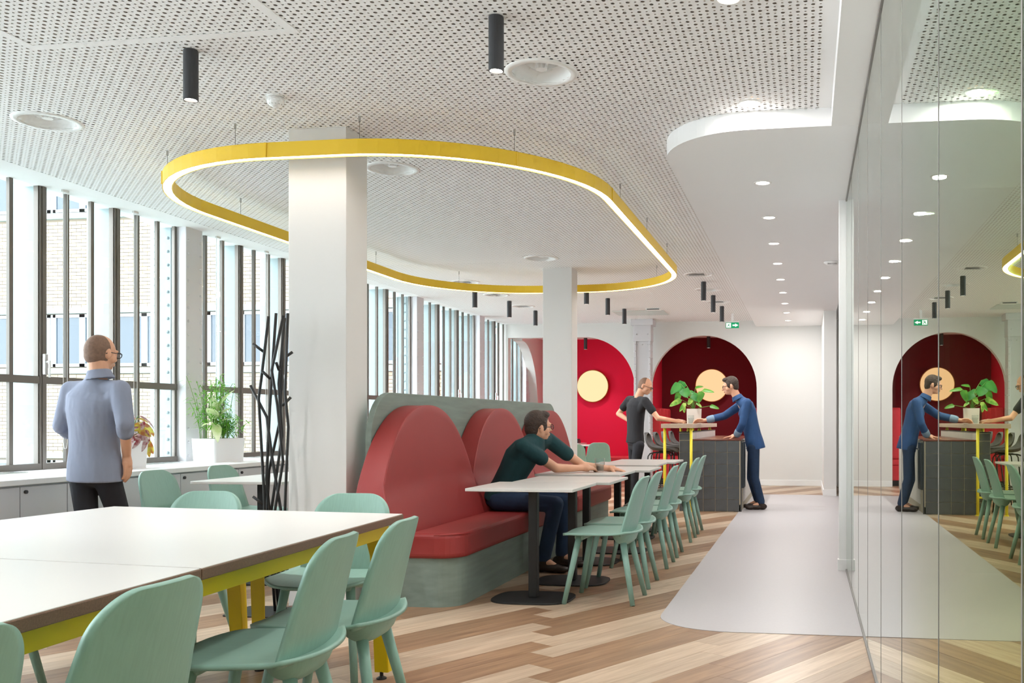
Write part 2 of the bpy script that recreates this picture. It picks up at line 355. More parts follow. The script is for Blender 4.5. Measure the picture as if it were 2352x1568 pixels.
# far and rear field: the same lattice as a flat print of the material, too small to tell apart
def perf_mat():
    m = mat('perforated_board_far', '#f4f3f3', .8); n = m.node_tree.nodes; k = m.node_tree.links; b = n['Principled BSDF']
    ge = n.new('ShaderNodeNewGeometry'); sp = n.new('ShaderNodeSeparateXYZ'); k.new(ge.outputs['Position'], sp.inputs[0])
    def ma(op, a, b2=None):
        q = n.new('ShaderNodeMath'); q.operation = op
        for i, x in enumerate((a, b2)):
            if x is None: continue
            if isinstance(x, (int, float)): q.inputs[i].default_value = x
            else: k.new(x, q.inputs[i])
        return q.outputs[0]
    sx = ma('DIVIDE', ma('ADD', sp.outputs[0], 5.5), C); sy = ma('DIVIDE', ma('SUBTRACT', sp.outputs[1], 2.6), C)
    fx = ma('SUBTRACT', ma('FRACT', sx), .5); fy = ma('SUBTRACT', ma('FRACT', sy), .5)
    d2 = ma('ADD', ma('MULTIPLY', fx, fx), ma('MULTIPLY', fy, fy))
    par = ma('MODULO', ma('ADD', ma('ADD', ma('FLOOR', sx), ma('FLOOR', sy)), 4000.0), 2.0)
    r2 = ma('ADD', (.0094 / C) ** 2 * .93, ma('MULTIPLY', par, ((.0052 / C) ** 2 - (.0094 / C) ** 2) * .93))
    hole = ma('LESS_THAN', d2, r2)
    edge = ma('MULTIPLY', ma('GREATER_THAN', sp.outputs[0], -5.5), ma('LESS_THAN', sp.outputs[0], .1))
    hole = ma('MULTIPLY', hole, edge)
    mx = n.new('ShaderNodeMix'); mx.data_type = 'RGBA'; k.new(hole, mx.inputs[0]); mx.inputs[6].default_value = lin('#f4f3f3'); mx.inputs[7].default_value = lin('#aba099')
    k.new(mx.outputs[2], b.inputs['Base Color']); return m
M['perf'] = perf_mat()
NX = 169; NY = 231; X0, Y0 = -5.5, 2.6
ce = struct(link('ceiling', cell_mesh('ceiling', X0, NX, Y0, NY, C, CEIL, True), 'ceil'))
struct(link('ceiling_field', cell_mesh('ceiling_field', X0, 57, Y0 + NY * C, 67, C * 3, CEIL, False), 'perf', ce))
MB().box(X0, X0 + NX * C, -3, Y0, CEIL, CEIL + .01).build('ceiling_field', 'perf', ce)
link('fleece', cell_mesh('fleece', -5.9, 95, -.5, 265, C * 2, CEIL + .014, False), 'back', ce)
mb = MB().box(-5.95, X0, -3, 17, CEIL - .0005, CEIL + .01).box(X0 + NX * C, .45, -3, 17, CEIL - .0005, CEIL + .01)
mb.build('ceiling_margin', 'ceil', ce)
struct(MB().box(-6.05, 3.4, -3.3, 18.7, 3.12, 3.3).build('ceiling_slab', 'slab'))
# access hatch outline, a flush frame of plain board with an open joint
hp = [PZ(122, 119, CEIL), PZ(655, 58, CEIL), PZ(560, -20, CEIL), PZ(-120, 30, CEIL)]
hx0 = (hp[0].x + hp[3].x) / 2; hx1 = hp[1].x; hy1 = (hp[0].y + hp[1].y) / 2
mb = MB().box(hx0 - .025, hx1 + .025, hy1 - .025, hy1 + .025, CEIL - .002, CEIL + .001).box(hx0 - .025, hx1 + .025, hy1 - 1.225, hy1 - 1.175, CEIL - .002, CEIL + .001)
for x in (hx0, hx1): mb.box(x - .025, x + .025, hy1 - 1.175, hy1 - .025, CEIL - .002, CEIL + .001)
struct(mb.build('ceiling_hatch', 'ceil'))
# lowered passage ceiling with a rounded corner
sp = [(.45, 5.46)] + [(-.9 + .6 - .6 * math.sin(math.radians(a)), 6.06 - .6 * math.cos(math.radians(a))) for a in range(0, 91, 6)] + [(-.9, 16.8), (.45, 16.8)]
struct(MB().prism(sp, SOF, CEIL + .01).build('ceiling_soffit', 'ceil'))
# ---- far wall with its two arched openings
def arc(cx, cz, r, a0, a1, n=24): return [(cx + r * math.cos(math.radians(a0 + (a1 - a0) * i / n)), cz + r * math.sin(math.radians(a0 + (a1 - a0) * i / n))) for i in range(n + 1)]
FY = 16.8
A2 = (-1.845, 1.735, .96); A1 = (-4.06, 1.735, .96)
poly = [(-5.72, 0), (-5.72, 2.96), (.45, 2.96), (.45, 0), (-.885, 0)] + arc(*A2, 0, 180, 30) + [(-2.805, 0), (-3.1, 0)] + arc(*A1, 0, 90, 16) + [(-5.5, 2.695), (-5.5, 0)]
struct(MB().prism(poly, FY, FY + .16, 'y').build('wall_far', 'wall', bevel=0))
struct(MB().box(-.885, .28, FY - .015, FY, 0, .1).build('baseboard_far', 'white', bevel=.003))
# alcoves behind it
BY = 18.35
wa = struct(MB().box(-5.5, -2.95, BY, BY + .12, 0, 2.9).build('wall_alcove', 'redwall'))
struct(MB().box(-2.95, -.7, BY, BY + .12, 0, 2.9).build('wall_niche', 'maroon'))
struct(MB().box(-3.0, -2.84, FY + .16, BY, 0, 2.79).build('wall_divider', 'redwall'))
struct(MB().box(-.86, -.7, FY + .16, BY, 0, 2.79).build('wall_niche_side', 'redwall'))
struct(MB().box(-5.9, -.7, FY + .16, BY, 2.79, 2.9).build('ceiling_alcove', 'ceil'))
# side wall of the alcove towards the window, with an arch through it
ap = [(FY + .16, 2.79), (FY + .16, 2.66)] + [(17.0 + 1.0 * math.sin(math.radians(a)), 1.35 + 1.31 * math.cos(math.radians(a))) for a in range(0, 91, 6)] + [(18.0, 0), (BY, 0), (BY, 2.79)]
struct(MB().prism(ap, -5.46, -5.28, 'x').build('wall_alcove_side', 'wall'))
# ---- right side: jamb, head beam, pier, side room behind the glass
struct(MB().box(.26, .45, 14.55, 16.8, 0, 2.96).build('wall_right', 'wall'))
struct(MB().box(.245, .26, 14.54, 16.79, 0, .1).box(.245, .45, 14.535, 14.55, 0, .1).build('baseboard_right', 'white', bevel=.003))
struct(MB().box(2.5, 2.65, -3.1, 16.9, 0, 3.0).build('wall_side_room', 'wall'))
struct(MB().box(.45, 2.6, -3, 16.9, CEIL, CEIL + .08).build('ceiling_side_room', 'ceil'))
struct(MB().box(.45, 2.5, 16.8, 16.95, 0, 2.96).build('wall_passage_end', 'wall'))
struct(MB().box(.14, .45, -3, 5.459, SOF, CEIL + .005).build('ceiling_beam', 'white'))
struct(MB().box(.42, .5, 7.3, 7.4, 0, 2.9).box(.42, 2.5, 7.33, 7.4, 0, 2.9).build('wall_side_room_end', 'wall'))
struct(MB().box(.245, .42, 7.29, 7.345, 0, SOF).build('door_jamb', 'white', bevel=.003))
struct(MB().box(.235, .42, 7.275, 7.36, 0, .085).build('baseboard_jamb', 'white', bevel=.003))
# glass partition: panes, joints, head and foot channel
gp = struct(empty('wall_glass', (.3, 0, 0)))
YJ = [7.29 - .845 * i for i in range(12)]
for i in range(11):
    o = MB().box(0, .012, YJ[i + 1] + .003, YJ[i] - .003, .012, SOF - .012).build('glass_pane', 'part', gp)
    MB().box(-.001, .013, YJ[i + 1] - .0032, YJ[i + 1] + .0032, .012, SOF - .012).build('joint_seal', 'seal', gp)
MB().box(-.006, .018, -2.0, 7.29, 0, .014).build('foot_channel', 'seal', gp)
MB().box(-.006, .018, -2.0, 7.29, SOF - .014, SOF).build('head_channel', 'seal', gp)
# rear wall, unseen
struct(MB().box(-5.95, 3.3, -3.2, -3.05, 0, 3.0).build('wall_rear', 'wall'))
# ---- concrete columns
struct(MB().box(-3.172, -2.79, 5.385, 5.66, 0, CEIL + .01).build('column_1', 'colm', bevel=.004))
struct(MB().box(-3.075, -2.725, 10.69, 10.96, 0, CEIL + .01).build('column_2', 'colm', bevel=.004))
# ---- riveted steel column in front of the far wall
rc = struct(empty('column_3', (-2.875, 16.4, 0)))
MB().box(-.15, -.11, -.12, .12, 0, 2.86).box(.11, .15, -.12, .12, 0, 2.86).box(-.11, .11, -.085, .085, 0, 2.86).build('shaft', 'grey', rc, bevel=.004)
MB().box(-.16, .16, -.132, .132, 2.56, 2.87).build('collar_plate', 'grey', rc, bevel=.004)
MB().box(-.2, .2, -.17, .17, 2.84, CEIL).build('cap_plate', 'grey', rc, bevel=.006)
mb = MB()
for sx in (-.13, .13):
    for i in range(22): mb.ball((sx, -.122, .2 + i * .115), .011, 8)
for sx in (-.152, .152):
    for i in range(22):
        for sy in (-.07, .07): mb.ball((sx, sy, .2 + i * .115), .011, 8)
for sx in (-.1, 0, .1): mb.ball((sx, -.087, 2.5), .012, 8)
for sx in (-.1, .1): mb.ball((sx, -.135, 2.68), .013, 8)
mb.build('rivet_rows', 'grey', rc, smooth=True)
# ---- window wall
def wx(y): return -5.86 + .0252 * (y - 5.5)
WROT = -math.atan(.0252)
struct(MB().box(-6.1, -5.93, -3.1, 18.5, -.2, .775).build('wall_window', 'wall'))
BAY = 2.455; C0 = 5.59
THIN = (.30, .56, 1.08, 1.335, 1.85, 2.10); WIDE = (.83, 1.59); ZB, ZT, ZM = .775, 3.02, 1.46
shared = {}
def sh(key, fn):
    if key not in shared: shared[key] = fn()
    return shared[key]
bays = list(range(-3, 6))
for bi, b in enumerate(bays):
    y0 = C0 + b * BAY
    r = empty('window_%d' % (bi + 1), (wx(y0), y0, 0), WROT); struct(r)
    last = min(BAY, 18.3 - y0)
    def q(nm, key, fn, m, **kw): link(nm, sh(key, fn), m, r, **kw)
    q('outer_frame', 'fr', lambda: MB().box(-.03, .03, .125, BAY - .125, ZB, ZB + .045).box(-.015, .015, .11, .145, ZB, ZT).box(-.015, .015, BAY - .145, BAY - .11, ZB, ZT).mesh('outer_frame'), 'dark')
    q('transom', 'tr', lambda: MB().box(-.028, .028, .125, BAY - .125, ZM - .028, ZM + .028).mesh('transom'), 'dark')
    for t in THIN: o = link('mullion', sh('thin', lambda: MB().box(-.014, .014, -.0165, .0165, ZB + .04, ZT).mesh('mullion')), 'dark', r, loc=(0, t, 0))
    for t in WIDE: o = link('casement_post', sh('wide', lambda: MB().box(-.02, .02, -.04, .04, ZB, ZT).box(.02, .03, -.03, .03, ZB, ZT).box(.03, .036, -.012, .012, ZB, ZT).mesh('casement_post')), 'dark', r, loc=(0, t, 0))
    edges = sorted([.15] + list(THIN) + list(WIDE) + [BAY - .15])
    for e0, e1 in zip(edges, edges[1:]):
        wd = round(e1 - e0, 3)
        for z0, z1 in ((ZB + .04, ZM - .02), (ZM + .02, ZT)):
            link('pane', sh(('pane', wd, z0), lambda: MB().box(-.003, .003, 0, wd, z0, z1).mesh('pane')), 'glass', r, loc=(0, e0, 0))
    for t in WIDE:
        f = link('steel_fin', sh('fin', lambda: MB().box(-.25, -.03, -.02, .02, .3, 3.3).mesh('steel_fin')), 'blue', r, loc=(0, t, 0))
    f = link('steel_fin', sh('fin2', lambda: MB().box(-.28, -.04, -.09, .09, .3, 3.3).box(-.26, -.20, -.1, -.09, .3, 3.3).box(-.12, -.06, -.1, -.09, .3, 3.3).mesh('steel_fin2')), 'blue', r, loc=(0, BAY, 0))
    def riv():
        mb = MB()
        for i in range(18): mb.ball((-.09, -.102, .85 + i * .125), .015, 8)
        for i in range(36): mb.ball((-.23, -.102, .85 + i * .0625), .008, 6)
        return mb.mesh('fin_rivets', True)
    link('rivet_row', sh('riv', riv), 'blue', f, smooth=True)
    if b in (0, 1, 2, 3, 4):
        for t in WIDE:
            if (b + int(t > 1)) % 2: continue
            hd = MB().box(.036, .058, -.016, .016, 1.5, 1.66).build('handle_plate', 'chrome', r, bevel=.003, loc=(0, t, 0))
            MB().cyl((.058, 0, 1.6), (.085, 0, 1.6), .008).cyl((.085, 0, 1.605), (.085, 0, 1.48), .008).build('handle', 'plastic', hd, smooth=True)
# riveted inner columns between the bays
def colpost():
    mb = MB().box(-.03, .11, -.115, .115, 0, CEIL + .02)
    return mb.mesh('inner_post')
def colriv():
    mb = MB()
    for sy in (-.085, .085):
        for i in range(22): mb.ball((.111, sy, .2 + i * .125), .013, 8)
    return mb.mesh('post_rivets', True)
for i, b in enumerate(range(-3, 6)):
    y0 = C0 + b * BAY
    r = struct(link('column_%d' % (4 + i), sh('post', colpost), 'grey', None, bevel=.004)); r.location = (wx(y0), y0, 0); r.rotation_euler = (0, 0, WROT)
    link('rivet_row', sh('postriv', colriv), 'grey', r, smooth=True)
# ---- the house across the courtyard
FYY = 19.3
hb = thing('courtyard_house', 'cream brick house with rows of pale framed windows across the courtyard', 'building', (-13, FYY, -3))
struct(MB().box(-24, -6.2, -4, 24, -3.2, -3).build('ground_courtyard', 'stone'))
hw = MB().box(-9, 6.8, .03, .4, 0, 12.5).build('wall', 'mortar', hb)
zones = ((3.5 - .1, 5.26), (6.75, 8.8), (10.3, 12.3))
bricks = []
for z0, z1 in zones:
    nz = int((z1 - z0) / .0833)
    for i in range(nz):
        for j in range(66):
            x = -9 + j * .24 + (.12 if i % 2 else 0)
            if x > 6.6: continue
            z = z0 + i * .0833; bricks.append((x, z))
def bsc(p):
    x, z = p[0] - 13 + .1, p[1] - 3; d = -x * SA + FYY * CA; u = PX + F * (x * CA + FYY * SA) / d; v = PY - F * (z - EYE) / d
    if not (100 < u < 1000 and 380 < v < 1080): return 9999
    return abs(u - 330) + (0 if 510 < v < 1060 else 300)
bricks.sort(key=bsc); bme = MB().box(0, .23, -.004, .04, 0, .0733).mesh('brick'); bme.materials.append(M['brick']); rb = MB()
for i, (x, z) in enumerate(bricks):
    if i < 300:
        o = link('brick', bme, None, hw); o.location = (x, rnd.uniform(-.002, .002), z)
    else: rb.box(x, x + .23, -.004, .04, z, z + .0733)
o = rb.build('brick_field', 'brick', hw, fix=False); o['kind'] = 'stuff'
for zc in (3.3, 5.24, 6.62, 8.8, 10.15): MB().box(-9, 6.8, -.07, .05, zc, zc + .13).build('ledge', 'stone', hb, bevel=.01)
for row, (z0, z1) in enumerate(((5.4, 6.6), (8.95, 10.15), (1.9, 3.25))):
    for j in range(10):
        x = -8.9 + j * 1.57
        w = MB().box(x, x + .07, -.03, .05, z0, z1).box(x + 1.42, x + 1.49, -.03, .05, z0, z1).box(x, x + 1.49, -.03, .05, z0, z0 + .07).box(x, x + 1.49, -.03, .05, z1 - .07, z1).box(x + .68, x + .82, -.03, .05, z0, z1).build('window', 'fwin', hb)
        for a, c in ((.07, .68), (.82, 1.42)): MB().box(x + a, x + c, 0, .02, z0 + .07, z1 - .07).build('pane', 'fglass', w)
        MB().box(x + 1.49, x + 1.57, -.004, .05, z0, z1).build('pier', 'fwin', hb)
# ================================================================== lamps and ceiling fittings
def near(names): return names
# ring lamp
rl = thing('ring_lamp', 'large yellow rounded-rectangle ring lamp with white light strip hung around the columns', 'lamp', (-2.96, 8.17, 2.715))
def ring_pts(off, n=18):
    x, y, r = 1.59 + off, 3.0 + off, 1.36 + off; out = []
    for cx, cy, a in ((x - r, y - r, 0), (-x + r, y - r, 90), (-x + r, -y + r, 180), (x - r, -y + r, 270)):
        out += [(cx + r * math.cos(math.radians(a + 90 * i / n)), cy + r * math.sin(math.radians(a + 90 * i / n))) for i in range(n + 1)]
    return out
def ring_band(o0, o1, z0, z1):
    a, b = ring_pts(o0), ring_pts(o1); n = len(a)
    vs = [(p[0], p[1], z) for z in (z0, z1) for L in (a, b) for p in L]
    fs = []
    for i in range(n):
        j = (i + 1) % n
        fs += [(i, j, 2 * n + j, 2 * n + i), (n + i, 3 * n + i, 3 * n + j, n + j), (i, n + i, n + j, j), (2 * n + i, 2 * n + j, 3 * n + j, 3 * n + i)]
    return MB().add(vs, fs)
mb = ring_band(-.006, 0, 0, .088); mb2 = ring_band(-.062, -.056, 0, .088); mb.add(mb2.v, mb2.f); mb3 = ring_band(-.056, -.006, .08, .088); mb.add(mb3.v, mb3.f)
mb.build('profile', 'yellow', rl, fix=True)
ring_band(-.056, -.006, .006, .016).build('light_strip', 'led', rl)
jp = ring_pts(.0012)
for i in (9, 27, 30, 46, 56, 66, 75):
    p = jp[i % len(jp)]; q = jp[(i + 1) % len(jp)]; MB().box(p[0] - .004, p[0] + .004, p[1] - .004, p[1] + .004, .001, .087).build('joint', 'yellow', rl)
rp = ring_pts(-.03)
for x, y in ((1.56, -1.2), (1.56, 0), (1.56, 1.2), (-1.56, -1.2), (-1.56, 0), (-1.56, 1.2)) + tuple((rp[i][0], rp[i][1]) for i in (8, 28, 46, 54, 58, 66)):
    w = MB().cyl((x, y, .085), (x, y, CEIL - 2.722), .0016, n=6).build('suspension_wire', 'seal', rl)
    MB().cyl((x, y, CEIL - 2.722 - .03), (x, y, CEIL - 2.7195), .007, n=8).build('gripper', 'chrome', w)
# cylinder spotlights; the first three are out of view, added as fill light
SPOT = [(-2.965, 1.5, CEIL, 'added unseen black fill spotlight over the near half of the long table'), (-4.5, 1.5, CEIL, 'added unseen black fill spotlight near the windows beside the long table'), (-1.37, 1.0, CEIL, 'added unseen black fill spotlight over the aisle beside the long table'), (-2.965, 4.167, CEIL, 'black cylinder ceiling spotlight over the long yellow-framed table'), (-1.371, 4.02, CEIL, 'black cylinder ceiling spotlight next to the round air outlet'),
 (-4.50, 12.3, CEIL, None), (-4.41, 13.53, CEIL, None), (-4.37, 14.76, CEIL, None), (-2.899, 12.16, CEIL, None), (-2.887, 13.45, CEIL, None), (-2.892, 14.74, CEIL, None),
 (-1.32, 12.04, CEIL, None), (-1.325, 13.35, CEIL, None), (-1.315, 14.63, CEIL, None),
 (-4.25, 17.75, 2.79, 'black cylinder spotlight under the ceiling of the bright red alcove'), (-1.85, 17.75, 2.79, 'black cylinder spotlight under the ceiling of the dark red alcove')]
proto = None
for x, y, z, lab in SPOT:
    gl = 'far cylinder spotlights'
    lab2 = lab or ('black cylinder spotlight in the row by the windows, in front of the alcoves' if x < -4 else 'black cylinder spotlight in the middle row, in front of the steel column' if x < -2 else 'black cylinder spotlight in the row beside the lowered passage ceiling')
    if proto is None:
        proto = t = thing('spotlight', lab2, 'spotlight', (x, y, z), 0)
        MB().lathe([(.0, -.005), (.034, -.005), (.034, -.245), (.030, -.245), (.030, -.225), (0, -.225)], n=20).build('housing', 'anth', t, smooth=False)
        MB().disc((0, 0, -.2455 + .012), .0298, 20).build('lens', 'lamp', t)
        MB().cyl((0, 0, -.006), (0, 0, 0), .03, n=20).build('ceiling_plate', 'anth', t)
    else:
        t = copy_tree(proto); t.location = (x, y, z); t['label'] = lab2
    if y < 17: lamp_light(t, 'SPOT', 18, -.26, .03, .7, 95)
    if not lab: t['group'] = 'row of cylinder spotlights %d' % (1 if x < -4 else 2 if x < -2 else 3)
# round swirl air outlets
proto = None
for i, (x, y) in enumerate(DIFF):
    lab = ['round white swirl air outlet beside a black spotlight above the near floor', 'round white swirl air outlet above the window table and walking man', 'round white swirl air outlet inside the ring lamp next to the column', 'round white swirl air outlet inside the ring lamp by the second column'][i] if i < 4 else 'round white swirl air outlet in the far ceiling'
    if proto is None:
        t = proto = thing('air_outlet', lab, 'air vent', (x, y, CEIL))
        MB().lathe([(.150, .004), (.152, -.008), (.187, -.006), (.190, 0)], n=40).build('flange', 'plastic', t, smooth=True, fix=False)
        MB().lathe([(.150, .004), (.146, .02), (.12, .05), (.07, .068), (.0, .072)], n=40).build('bowl', 'plastic', t, smooth=True, fix=False)
        for k in range(6):
            a = math.pi * k / 3 + .3; ca2, sa2 = math.cos(a), math.sin(a)
            MB().add([(.028 * ca2, .028 * sa2, .012), (.118 * ca2, .118 * sa2, .052), (.04 * ca2 - .012 * sa2, .04 * sa2 + .012 * ca2, .066)], [(0, 1, 2)]).build('vane', 'plastic', t, fix=False, solid=.002)
        MB().cyl((0, 0, .015), (0, 0, .07), .03, n=20).build('hub', 'plastic', t)
    else:
        t = copy_tree(proto); t.location = (x, y, CEIL); t['label'] = lab
    if i >= 4: t['group'] = 'far air outlets'
# recessed downlights; the last two are unseen extras that brighten the near end
proto = None
for i, (x, y, z) in enumerate([(-.31, 6.69 + 1.145 * k, SOF) for k in range(9)] + [(-.32, 5.32, CEIL), (-.33, 3.99, CEIL), (-.33, 2.66, CEIL), (-.33, 1.33, CEIL)]):
    lab = 'small round recessed downlight in the lowered passage ceiling' if i < 9 else 'small round recessed downlight in the perforated ceiling beside the glass wall'
    if proto is None:
        t = proto = thing('downlight', lab, 'downlight', (x, y, z))
        MB().lathe([(.047, -.001), (.049, -.005), (.062, -.003), (.064, 0)], n=28).build('trim_ring', 'plastic', t, smooth=True, fix=False)
        MB().disc((0, 0, -.0015), .0475, 28).build('lens', 'lamp', t, fix=False)
    else:
        t = copy_tree(proto); t.location = (x, y, z); t['label'] = lab
    lamp_light(t, 'AREA', 3.2 if i < 9 else 1.2, -.012, .09)
    t['group'] = 'passage downlights' if i < 9 else 'near downlights'
# smoke detectors and a ceiling sensor
p = PZ(633, 222, CEIL)
t = thing('smoke_detector', 'white ribbed smoke detector on the perforated ceiling near the column', 'smoke detector', p)
MB().lathe([(0, -.005), (.045, -.005), (.047, -.028), (.04, -.045), (.02, -.058), (0, -.06)], n=24).build('body', 'plastic', t, smooth=True)
MB().cyl((0, 0, -.006), (0, 0, 0), .05, n=24).build('base', 'plastic', t)
for k in range(12):
    a = math.pi * k / 6; MB().cyl((.042 * math.cos(a), .042 * math.sin(a), -.022), (.036 * math.cos(a), .036 * math.sin(a), -.048), .003, n=6).build('rib', 'ltgrey', t)
p = PZ(1911, 601, SOF)
t = thing('ceiling_sensor', 'white domed sensor with slots in the lowered passage ceiling', 'sensor', p)
MB().lathe([(0, -.001), (.085, -.001), (.088, -.008), (.06, -.03), (0, -.04)], n=28).build('dome', 'plastic', t, smooth=True)
for k in range(8):
    MB().box(-.045 + k * .012, -.040 + k * .012, -.062, -.04, -.032, -.024).build('slot', 'anth', t)
p = PZ(1398, 686, CEIL)
t = thing('projector_mount', 'grey ventilation panel set flush in the ceiling before the steel column', 'vent panel', (-2.65, 15.3, CEIL))
MB().box(-.5, .35, -.3, .3, -.012, 0).build('panel', 'ltgrey', t, bevel=.003)
t = thing('motion_sensor', 'small black and white motion sensor beside the ceiling vent panel', 'sensor', (-2.42, 14.75, CEIL))
MB().box(-.12, .12, -.06, .06, -.03, 0).build('housing', 'plastic', t, bevel=.008); MB().box(-.1, .1, -.062, -.05, -.026, -.012).build('lens', 'anth', t)
# exit sign
EY = 15.6
ex = thing('exit_sign', 'green and white emergency exit sign with running figure and arrow', 'exit sign', (P(1682, 745, EY).x, EY, 0))
e0, e1 = P(1667, 753.5, EY), P(1697, 740, EY); ex.location.z = e0.z; w = e1.x - e0.x; h = e1.z - e0.z
MB().box(-w / 2, w / 2, 0, .02, 0, h).build('panel', 'exitg', ex)
MB().box(-w / 2, w / 2, .0, .024, h, h + .022).build('housing', 'plastic', ex); MB().box(-.02, .02, .005, .02, h, CEIL - e0.z).build('bracket', 'plastic', ex)
MB().box(-.46 * w, -.1 * w, -.002, 0, .1 * h, .9 * h).build('pictogram_field', 'exitw', ex)
def plate(pts, nm, m, y=-.003): MB().prism([(a * w, b * h) for a, b in pts], y, y + .002, 'y').build(nm, m, ex)
plate([(.02, .38), (.22, .38), (.22, .2), (.46, .5), (.22, .8), (.22, .62), (.02, .62)], 'arrow', 'exitw')
plate([(-.33, .42), (-.25, .42), (-.23, .68), (-.31, .68)], 'runner', 'exitg', -.005); plate([(-.24, .72), (-.2, .72), (-.2, .84), (-.24, .84)], 'runner', 'exitg', -.005)
plate([(-.33, .45), (-.42, .2), (-.39, .17), (-.29, .42)], 'runner', 'exitg', -.005); plate([(-.29, .45), (-.2, .36), (-.22, .14), (-.19, .14), (-.16, .38), (-.25, .5)], 'runner', 'exitg', -.005)
plate([(-.31, .66), (-.38, .52), (-.36, .5), (-.29, .6)], 'runner', 'exitg', -.005); plate([(-.24, .64), (-.15, .56), (-.14, .6), (-.23, .7)], 'runner', 'exitg', -.005)
# glowing discs on the alcove walls
for x, m, lab in ((-4.235, 'disc', 'round glowing cream wall disc on the bright red alcove wall'), (-1.845, 'disc2', 'round glowing peach wall disc on the dark red alcove wall')):
    t = thing('wall_lamp', lab, 'wall lamp', (x, BY, 1.85))
    def dd(r, y0, y1): return MB().cyl((0, y0, 0), (0, y1, 0), r, n=48)
    dd(.325, -.06, -.0).build('rim', 'bronze', t); dd(.312, -.066, -.055).build('disc', m, t)
# ================================================================== window side: cabinets and sill
CX = -4.95
sl = struct(MB().box(-5.9, CX + .02, 1.4, 16.8, .735, .772).build('trim_sill', 'sill', bevel=.004))
lockm = MB().cyl((0, 0, 0), (.012, 0, 0), .012, n=14).mesh('lock')
cabproto = None
for k in range(-5, 14):
    y0 = 5.288 + .772 * k
    lab = 'grey storage cabinet with two plain doors under the window sill'
    if cabproto is None:
        t = cabproto = thing('storage_cabinet', lab, 'cabinet', (0, y0, 0), 0, 'cabinets under the window sill')
        MB().box(-5.45, CX - .02, .002, .77, .06, .734).build('body', 'cab', t); MB().box(-5.45, CX - .06, .002, .77, 0, .06).build('plinth', 'anth', t)
        for j in (0, 1):
            d = MB().box(CX - .018, CX, .003 + j * .386, .383 + j * .386, .07, .722).build('door', 'cab', t, bevel=.002)
            if j == 0: o = link('lock', lockm, 'anth', d); o.location = (CX, .04, .69)
    else:
        t = copy_tree(cabproto); t.location = (0, y0, 0)
for y in (5.6, 7.35, 9.2):
    t = thing('sill_grille', 'narrow white heating grille let into the window sill', 'grille', (-5.62, y, .772), 0, 'heating grilles in the sill')
    MB().box(-.07, .07, -.4, .4, 0, .004).build('frame', 'ltgrey', t)
    for k in range(10): MB().box(-.06 + k * .0125, -.053 + k * .0125, -.39, .39, .004, .007).build('bar', 'chrome', t)
# blind cords
for y in (6.55, 7.3, 8.4, 9.2):
    t = thing('blind_cord', 'thin white looped blind cord hanging down the window', 'blind cord', (wx(y) + .1, y, 0), 0, 'blind cords on the windows')
    MB().tube([(0, -.02, 2.93), (0, -.02, .98), (0, -.012, .93), (0, .012, .93), (0, .02, .98), (0, .02, 2.93)], .002, 6).build('cord', 'plastic', t)
    MB().box(-.008, .008, -.03, .03, 2.93, CEIL - .001).build('bracket', 'plastic', t)
# ================================================================== seating and tables
def make_chair():
    t = empty('dining_chair')
    # seat shell
    def seat(s, tt):
        a = 2 * s - 1; y = -.245 + .485 * tt
        W_, r = .238 + .006 * math.sin(math.pi * tt), .15; yc = .24 - r
        hw = W_ if y < yc else W_ - r + math.sqrt(max(0, r * r - (y - yc) ** 2))
        yy = y + (.055 * (abs(a) ** 2.2) * (1 - tt) ** 1.5)
        z = .438 + .010 * a * a * (1 - .5 * tt) - .004 * math.sin(math.pi * tt)
        if tt < .14: z += .009 * ((.14 - tt) / .14) ** 1.5
        if tt > .75: z -= .018 * ((tt - .75) / .25) ** 2
        return (a * hw, yy, z)
    MB().grid(seat, 20, 40).build('seat', 'mint', t, smooth=True, solid=.014)
    def back(s, tt):
        tt = 1 - (1 - tt) ** 1.5
        a = 2 * s - 1; z = .432 + .36 * tt; y = -.188 - .088 * tt - .012 * tt * tt
        W_, r = .222 - .05 * tt, .095; zc = .792 - r
        hw = W_ if z < zc else W_ - r + math.sqrt(max(0, r * r - (z - zc) ** 2))
        return (a * hw, y + .028 * a * a * (hw / W_) ** 2, z)
    MB().grid(back, 16, 34).build('backrest', 'mint', t, smooth=True, solid=.014)
    # hull shaped block that carries the rear legs
    def hull(s, tt):
        a = 2 * s - 1; ph = math.pi * tt; hw = .165
        return (a * hw, -.155 - .062 * math.cos(ph) * math.sqrt(max(0, 1 - (a * .92) ** 4)) + .02 * a * a, .436 - .075 * math.sin(ph) * math.sqrt(max(0, 1 - a ** 4)))
    MB().grid(hull, 12, 10).build('leg_block', 'mint', t, smooth=True)
    MB().box(-.16, .16, .09, .15, .395, .43).build('front_block', 'mint', t, bevel=.012)
    for sx in (-1, 1):
        MB().cyl((sx * .145, .12, .425), (sx * .20, .205, 0), .0205, .0155, 14).build('leg', 'mint', t, smooth=True)
        MB().cyl((sx * .105, -.15, .40), (sx * .185, -.232, 0), .0215, .0155, 14).build('leg', 'mint', t, smooth=True)
    return t
chair0 = make_chair(); used = []
def chair(x, y, rz, label, group=None):
    t = chair0 if not used else copy_tree(chair0); used.append(1)
    t.location = (x, y, 0); t.rotation_euler = (0, 0, math.radians(rz)); tag(t, label, 'chair', group)
    if not group and 'group' in t: del t['group']
    return t
# six chairs facing the bench
for i, (y, rz) in enumerate(((5.885, 88), (6.465, 90), (7.345, 90), (7.94, 91), (8.95, 90), (9.60, 90))):
    o = ['first', 'second', 'third', 'fourth', 'fifth', 'sixth'][i]
    chair(-1.29 - .006 * i, y, rz, 'mint green wooden chair facing the bench, %s from the long yellow-framed table' % o, 'chairs along the bench tables')
